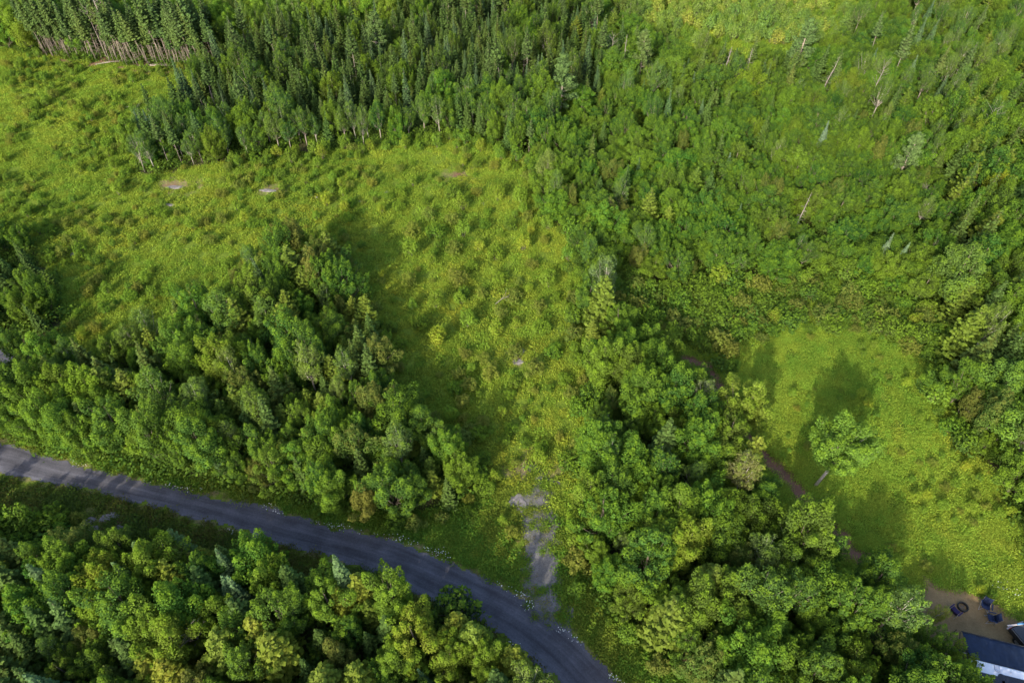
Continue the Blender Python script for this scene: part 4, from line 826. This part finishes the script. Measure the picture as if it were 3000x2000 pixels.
# white daisies in clumps along the road
def daisies():
    rng = np.random.default_rng(77); Vs = []; n = 0; Cn = []; 
    spots = [(230, 1362, .7, 40), (265, 1372, .5, 14), (423, 1410, .35, 12), (500, 1425, .5, 26), (552, 1436, .7, 30), (590, 1434, .3, 10), (800, 1488, .7, 34), (820, 1505, .7, 26), (930, 1532, .3, 8), (965, 1542, .8, 44), (985, 1548, .5, 26), (1010, 1546, .6, 34), (1055, 1562, .5, 14), (1110, 1570, .3, 10), (1160, 1582, .7, 40), (1195, 1594, .7, 40), (1250, 1610, .5, 30), (1290, 1624, .9, 70), (1470, 1720, .5, 22), (1524, 1742, .6, 60), (1545, 1762, .4, 26), (1548, 1780, .5, 24), (1650, 1850, .6, 34), (1672, 1872, .5, 20), (1700, 1890, .4, 10), (1800, 1985, .5, 30), (1815, 1995, .4, 22), (672, 1556, .5, 18), (1500, 1890, .5, 24), (1507, 1905, .3, 12), (2930, 1715, 1.0, 40), (2960, 1735, .8, 26)]
    for px, py, r, c in spots:
        cx, cy = G(px, py)
        for _ in range(int(c * .4)):
            x = cx + rng.normal() * r * .7; y = cy + rng.normal() * r * .3 - (x - cx) * .3; Cn.append((x, y, land1(x, y) + rng.uniform(.22, .42)))
    C = np.array(Cn); V, F = leaves(C, np.c_[rng.normal(size=(len(C), 2)) * .35, np.ones(len(C))], np.full(len(C), .042), 1.0, jit=.3, rng=rng)
    o = link('daisies', mesh_np('daisies', V, F, [M['petal']])); tag(o, 'white daisies flowering in clumps along the gravel road', 'flowers', None, 'stuff')
daisies()

# ------------------------------------------------------------------ rocks, fallen wood
def rock(px, py, a, b, lab, i):
    rng = np.random.default_rng(800 + i); n = 16; V = [(0, 0, .07)]; F = []
    for ring, (q, z) in enumerate(((.45, .075), (.8, .06), (1.0, .01), (1.05, -.15))):
        for k in range(n):
            t = 6.283 * k / n; s = q * (1 + .22 * math.sin(2 * t + i) + .12 * math.sin(5 * t + i * 2) + rng.normal() * .05); V.append((math.cos(t) * a * s, math.sin(t) * b * s, z + rng.normal() * .012))
    for k in range(n): F.append((0, 1 + k, 1 + (k + 1) % n))
    for r in range(3):
        for k in range(n): F.append((1 + r * n + k, 1 + r * n + n + k, 1 + r * n + n + (k + 1) % n, 1 + r * n + (k + 1) % n))
    mb = MB(); mb.add(V, F); x, y = G(px, py); o = mb.build('rock_slab', M['rock']); o.location = (x, y, land1(x, y) + .03); tag(o, lab, 'rock', 'flat bedrock slabs')
RL = ['pale rock slab with orange grass beside it, mid clearing above the track', 'smaller rock slab just below a larger one, mid clearing', 'largest pale slab in the upper left meadow', 'long brownish slab right of the largest meadow slab', 'low slab below the largest meadow slab', 'pale slab near the shaded wood at the meadow left side', 'pale stone on the shaded side of the left wood tip', 'pale stone among bushes in the upper meadow', 'small stone left of the bushes in the upper meadow', 'small pale stone between the two long meadow slabs', 'dark stone in the middle of the sunlit meadow', 'smooth pale slab at the head of the gravel track', 'grey boulder in the verge below the road', 'flat rock beside bare gravel in the verge below the road', 'small rock under the verge boulder below the road', 'speckled rock on the gravel scar below the road', 'long smooth bedrock at the left side of the gravel track']
for i, ((px, py, a, b), lab) in enumerate(zip(SLABS, RL)): rock(px, py, a, b, lab, i)
for i, (px, py, L, an, lab) in enumerate([(330, 190, 6, .25, 'long pale fallen log under the white dead birch'), (420, 183, 7, .1, 'dark fallen log among the bare spruce trunks'), (500, 203, 8, -.1, 'curved pale fallen trunk along the meadow edge'), (560, 207, 5, .3, 'short fallen trunk at the right end of the spruce front'), (455, 198, 6, .05, 'grey log lying along the meadow edge'), (1470, 882, 2.2, .7, 'fallen bare branch in the middle of the clearing'), (385, 318, 2.4, -.1, 'dead branch lying in the upper left meadow')]):
    rng = np.random.default_rng(900 + i); x, y = G(px, py); mb = MB(); d = np.array([math.cos(an), math.sin(an), 0.])
    mb.tube([(-L / 2 * d[0], -L / 2 * d[1], .2), (0, .15, .35), (L / 2 * d[0], L / 2 * d[1], .3)], [L * .012 + .02, L * .01 + .02, .03], 6)
    for k in range(9):
        s = rng.uniform(-.3, .5); p = d * L * s + np.array([0, .1, .3]); mb.tube([p, p + d * rng.uniform(.3, .8) + np.array([0, rng.normal() * .6, rng.uniform(.1, .6)])], [.03, .008], 3, False)
    o = mb.build('fallen_log', M['grey_bark']); o.location = (x, y, land1(x, y)); tag(o, lab, 'fallen log', 'fallen logs and branches')

# ------------------------------------------------------------------ the yard: travel trailer, awning, mat, chairs, fire ring, truck
def aim(p0, p1): return math.atan2(p1[1] - p0[1], p1[0] - p0[0])
RH = 3.1                                                             # trailer roof height
a0 = G(2843, 1923, RH); a1 = G(3000, 1962, RH); ang = aim(a0, a1)
tr_ = empty('travel_trailer', (a0[0], a0[1], land1(*a0)), ang)       # local x along the trailer, y towards the yard, origin at its rear yard-side corner
mb = MB(); mb.box(0, 8.2, -2.5, 0, .75, RH, bev=.12); mb.build('body', M['white_paint'], tr_)
mb = MB(); mb.box(.1, 8.1, -2.35, -.15, .45, .76); mb.box(8.1, 9.6, -1.32, -1.18, .5, .62); mb.build('chassis', M['black_metal'], tr_)
for cx in (3.7, 4.6):
    for cy in (-.18, -2.32):
        mb = MB(); mb.torus((0, 0, 0), .27, .1, 24, 8); wv = mb.build('wheel', M['tyre'], tr_, True); wv.location = (cx, cy, .36); wv.rotation_euler = (math.pi / 2, 0, 0)
        mb = MB(); mb.tube([(0, 0, -.06), (0, 0, .06)], [.19, .19], 14); mb.build('rim', M['metal'], wv)
mb = MB(); mb.box(.55, 2.3, -1.62, -.98, RH + .002, RH + .05); mb.build('solar_panel', M['black_glass'], tr_)
mb = MB(); mb.box(2.1, 3.9, -1.55, -.75, RH + .003, RH + .05); mb.tube([(2.15, -.98, RH + .003), (2.15, -.98, RH + .06)], [.27, .27], 18); mb.build('solar_panel', M['black_glass'], tr_)
mb = MB(); mb.box(2.4, 4.1, -2.3, -1.65, RH + .003, RH + .05); mb.build('solar_panel', M['black_glass'], tr_)
mb = MB(); mb.box(1.75, 2.15, -.62, -.12, RH + .002, RH + .07, bev=.02); mb.build('roof_vent', M['grey_paint'], tr_)
mb = MB(); mb.tube([(2.9, -.42, RH + .002), (2.9, -.42, RH + .12)], [.05, .04], 10); mb.build('vent_pipe', M['grey_paint'], tr_)
mb = MB(); mb.box(5.0, 5.8, -1.7, -.8, RH + .002, RH + .3, bev=.06); mb.build('air_conditioner', M['white_paint'], tr_)
for wx in (1.0, 5.6):
    mb = MB(); mb.box(wx, wx + 1.1, .003, .03, 1.7, 2.3); mb.build('window', M['black_glass'], tr_)
    mb = MB(); mb.box(wx, wx + 1.1, -2.53, -2.503, 1.7, 2.3); mb.build('window', M['black_glass'], tr_)
mb = MB(); mb.box(4.1, 4.8, .003, .03, .85, 2.7); dd = mb.build('door', M['white_paint'], tr_); mb = MB(); mb.box(4.68, 4.73, .031, .06, 1.7, 1.85); mb.build('handle', M['black_metal'], dd)
# awning
mb = MB(); nxa, nya = 24, 8; V = []; F = []
for i in range(nxa + 1):
    for j in range(nya + 1):
        s, t = i / nxa, j / nya; V.append((.15 + s * 6.6, .04 + t * 2.35, RH - .12 - t * .55 - .05 * math.sin(math.pi * t) - .02 * math.sin(s * 40)))
F = [(i * (nya + 1) + j, (i + 1) * (nya + 1) + j, (i + 1) * (nya + 1) + j + 1, i * (nya + 1) + j + 1) for i in range(nxa) for j in range(nya)]
mb.add(V, F); aw = mb.build('awning', M['navy_cloth'], tr_, True); so = aw.modifiers.new('thick', 'SOLIDIFY'); so.thickness = .012
mb = MB(); mb.tube([(.1, 2.42, RH - .68), (6.8, 2.42, RH - .68)], [.05, .05], 8); mb.build('roller', M['black_metal'], aw)
for sx in (.02, 6.88):
    mb = MB(); mb.tube([(sx, .05, 1.0), (sx, 2.4, RH - .7)], [.03, .03], 6); mb.tube([(sx, .06, RH - .3), (sx, 1.4, RH - .55)], [.02, .02], 5); mb.build('awning_arm', M['black_metal'], tr_)
mb = MB(); mb.tube([(-.35, 2.4, .02), (-.3, 2.42, RH - .6)], [.035, .03], 6); mb.build('awning_pole', M['black_metal'], tr_)
tag(tr_, 'white travel trailer with black roof panels and a navy awning', 'travel trailer')
# mat under the awning
mt = empty('outdoor_mat', (*G(2783, 1885, 0), 0)); m0 = G(2783, 1888); m1 = G(2845, 1903); mt.location = (m0[0], m0[1], land1(*m0) + .07); mt.rotation_euler[2] = aim(m0, m1)
mb = MB(); mb.box(0, 4.5, -2.1, 0, 0, .02); mb.build('cloth', M['mat_cloth'], mt)
mb = MB(); mb.box(.35, 4.2, -.42, -.34, .022, .03); mb.box(.35, .43, -1.8, -.42, .022, .03); mb.box(.43, 4.2, -1.8, -1.72, .022, .03); mb.build('border', M['mat_line'], mt)
tag(mt, 'dark patterned outdoor mat with a pale border beside the awning', 'mat')
# folding chairs
def chair(px, py, rz, cloth, lab):
    x, y = G(px, py); o = empty('camp_chair', (x, y, land1(x, y) + .05), rz)
    def sheet(rows): 
        m_ = MB(); n = 6; V = []
        for (p, q) in rows:
            for k in range(n + 1):
                s = k / n; c = np.array(p) * (1 - s) + np.array(q) * s; V.append((c[0], c[1], c[2] - .05 * math.sin(math.pi * s)))
        F = [(r * (n + 1) + k, r * (n + 1) + k + 1, (r + 1) * (n + 1) + k + 1, (r + 1) * (n + 1) + k) for r in range(len(rows) - 1) for k in range(n)]
        m_.add(V, F); return m_
    s = sheet([((-.28, .28, .46), (.28, .28, .46)), ((-.28, 0, .42), (.28, 0, .42)), ((-.27, -.25, .40), (.27, -.25, .40))]).build('seat', M[cloth], o, True); s.modifiers.new('t', 'SOLIDIFY').thickness = .015
    b = sheet([((-.27, -.25, .42), (.27, -.25, .42)), ((-.29, -.36, .7), (.29, -.36, .7)), ((-.28, -.46, .98), (.28, -.46, .98))]).build('backrest', M[cloth], o, True); b.modifiers.new('t', 'SOLIDIFY').thickness = .015
    for sx in (-1, 1):
        mb = MB(); mb.box(sx * .36 - .05, sx * .36 + .05, -.28, .28, .62, .65, bev=.01); mb.build('armrest', M[cloth], o)
        for y0, y1, z1 in ((.3, -.28, .4), (-.34, .26, .63)):
            mb = MB(); mb.tube([(sx * .31, y0, 0), (sx * .33, y1, z1)], [.014, .014], 6); mb.build('leg', M['metal'], o)
        mb = MB(); mb.tube([(sx * .30, -.2, .1), (sx * .30, -.48, 1.0)], [.014, .014], 6); mb.build('back_frame', M['metal'], o)
    mb = MB(); mb.tube([(-.31, .3, .03), (.31, -.3, .38)], [.011, .011], 5); mb.tube([(.31, .3, .03), (-.31, -.3, .38)], [.011, .011], 5); mb.build('stretcher', M['metal'], o)
    tag(o, lab, 'camp chair', 'chairs round the fire ring'); o.scale = (1.15,) * 3
chair(2790, 1796, rad(-60), 'purple_cloth', 'dark purple-blue camp chair left of the round fire ring')
chair(2880, 1781, rad(150), 'blue_cloth', 'dark blue camp chair nearest the grass, right of the fire ring')
chair(2898, 1816, rad(75), 'blue_cloth', 'navy camp chair between the fire ring and the truck')
x, y = G(2818, 1779); fr = empty('fire_ring', (x, y, land1(x, y) + .02))
mb = MB(); n = 32; V = []; F = []
for q, z in ((.44, 0), (.45, .28), (.37, .28), (.36, 0)):
    for k in range(n): t = 6.283 * k / n; V.append((math.cos(t) * q, math.sin(t) * q, z))
for r in range(4):
    for k in range(n): F.append((r * n + k, r * n + (k + 1) % n, ((r + 1) % 4) * n + (k + 1) % n, ((r + 1) % 4) * n + k))
mb.add(V, F); mb.build('ring', M['black_metal'], fr)
mb = MB(); mb.tube([(-.2, -.1, .06), (.22, .12, .1)], [.05, .045], 7); mb.tube([(-.1, .2, .1), (.1, -.2, .06)], [.04, .04], 7); mb.build('firewood', M['bark'], fr)
tag(fr, 'black steel fire ring on bare ground between camp chairs', 'fire ring')
# pickup
b0 = G(2962, 1838, 1.1); b1 = G(3012, 1898, 1.1); ta = aim(b0, b1) + math.pi
tk = empty('pickup_truck', (b0[0] + 1.97 * math.sin(ta), b0[1] - 1.97 * math.cos(ta), land1(*b0) + .04), ta)    # local +x = rearward, body reaches to -x; y 0 = left side edge
def tb(nm, m, *b, bev=.05, parent=tk):
    q = MB(); q.box(*b, bev=bev); return q.build(nm, M[m], parent)
tb('body', 'truck_paint', -5.5, 0, .02, 1.95, .45, 1.05); cb = tb('cab', 'truck_paint', -3.9, -1.95, .1, 1.87, 1.05, 1.78, bev=.16)
tb('window', 'black_glass', -3.6, -2.2, .085, .102, 1.15, 1.62, bev=0, parent=cb); tb('window', 'black_glass', -3.6, -2.2, 1.868, 1.885, 1.15, 1.62, bev=0, parent=cb); tb('windscreen', 'black_glass', -3.93, -3.898, .3, 1.67, 1.15, 1.6, bev=0, parent=cb)
tb('bed_cover', 'tonneau', -1.9, -.06, .1, 1.87, 1.052, 1.1, bev=.015); tb('tailgate', 'truck_paint', .003, .05, .25, 1.72, .6, 1.03, bev=.01)
for sy in (.05, 1.74): tb('tail_light', 'red_lamp', .003, .04, sy, sy + .17, .7, 1.0, bev=.01)
tb('bumper', 'pale_board', .06, .2, .1, 1.87, .42, .56, bev=.02)
for cx in (-4.5, -1.0):
    for cy in (.12, 1.85):
        q = MB(); q.torus((0, 0, 0), .27, .11, 24, 8); wv = q.build('wheel', M['tyre'], tk, True); wv.location = (cx, cy, .36); wv.rotation_euler = (math.pi / 2, 0, 0); q = MB(); q.tube([(0, 0, -.07), (0, 0, .07)], [.19, .19], 14); q.build('rim', M['metal'], wv)
tag(tk, 'black pickup truck with a grey bed cover at the yard corner', 'pickup truck')
bd = MB(); bd.box(-.75, .6, -.06, .06, 0, .05, bev=.01); o = bd.build('board', M['pale_board']); bx_ = G(2976, 1829, 1.15); o.location = (bx_[0], bx_[1], land1(*bx_) + 1.155); o.rotation_euler[2] = rad(6); tag(o, 'pale board lying across the rear of the black truck', 'board')
bd = MB(); bd.tube([(-.28, 0, .07), (.28, 0, .07)], [.07, .07], 10); o = bd.build('rolled_mat', M['blue_plastic'], None, True); bx_ = G(2989, 1827, 1.2); o.location = (bx_[0], bx_[1], land1(*bx_) + 1.21); o.rotation_euler[2] = rad(6); tag(o, 'light blue rolled mat on the pale board on the truck', 'rolled mat')
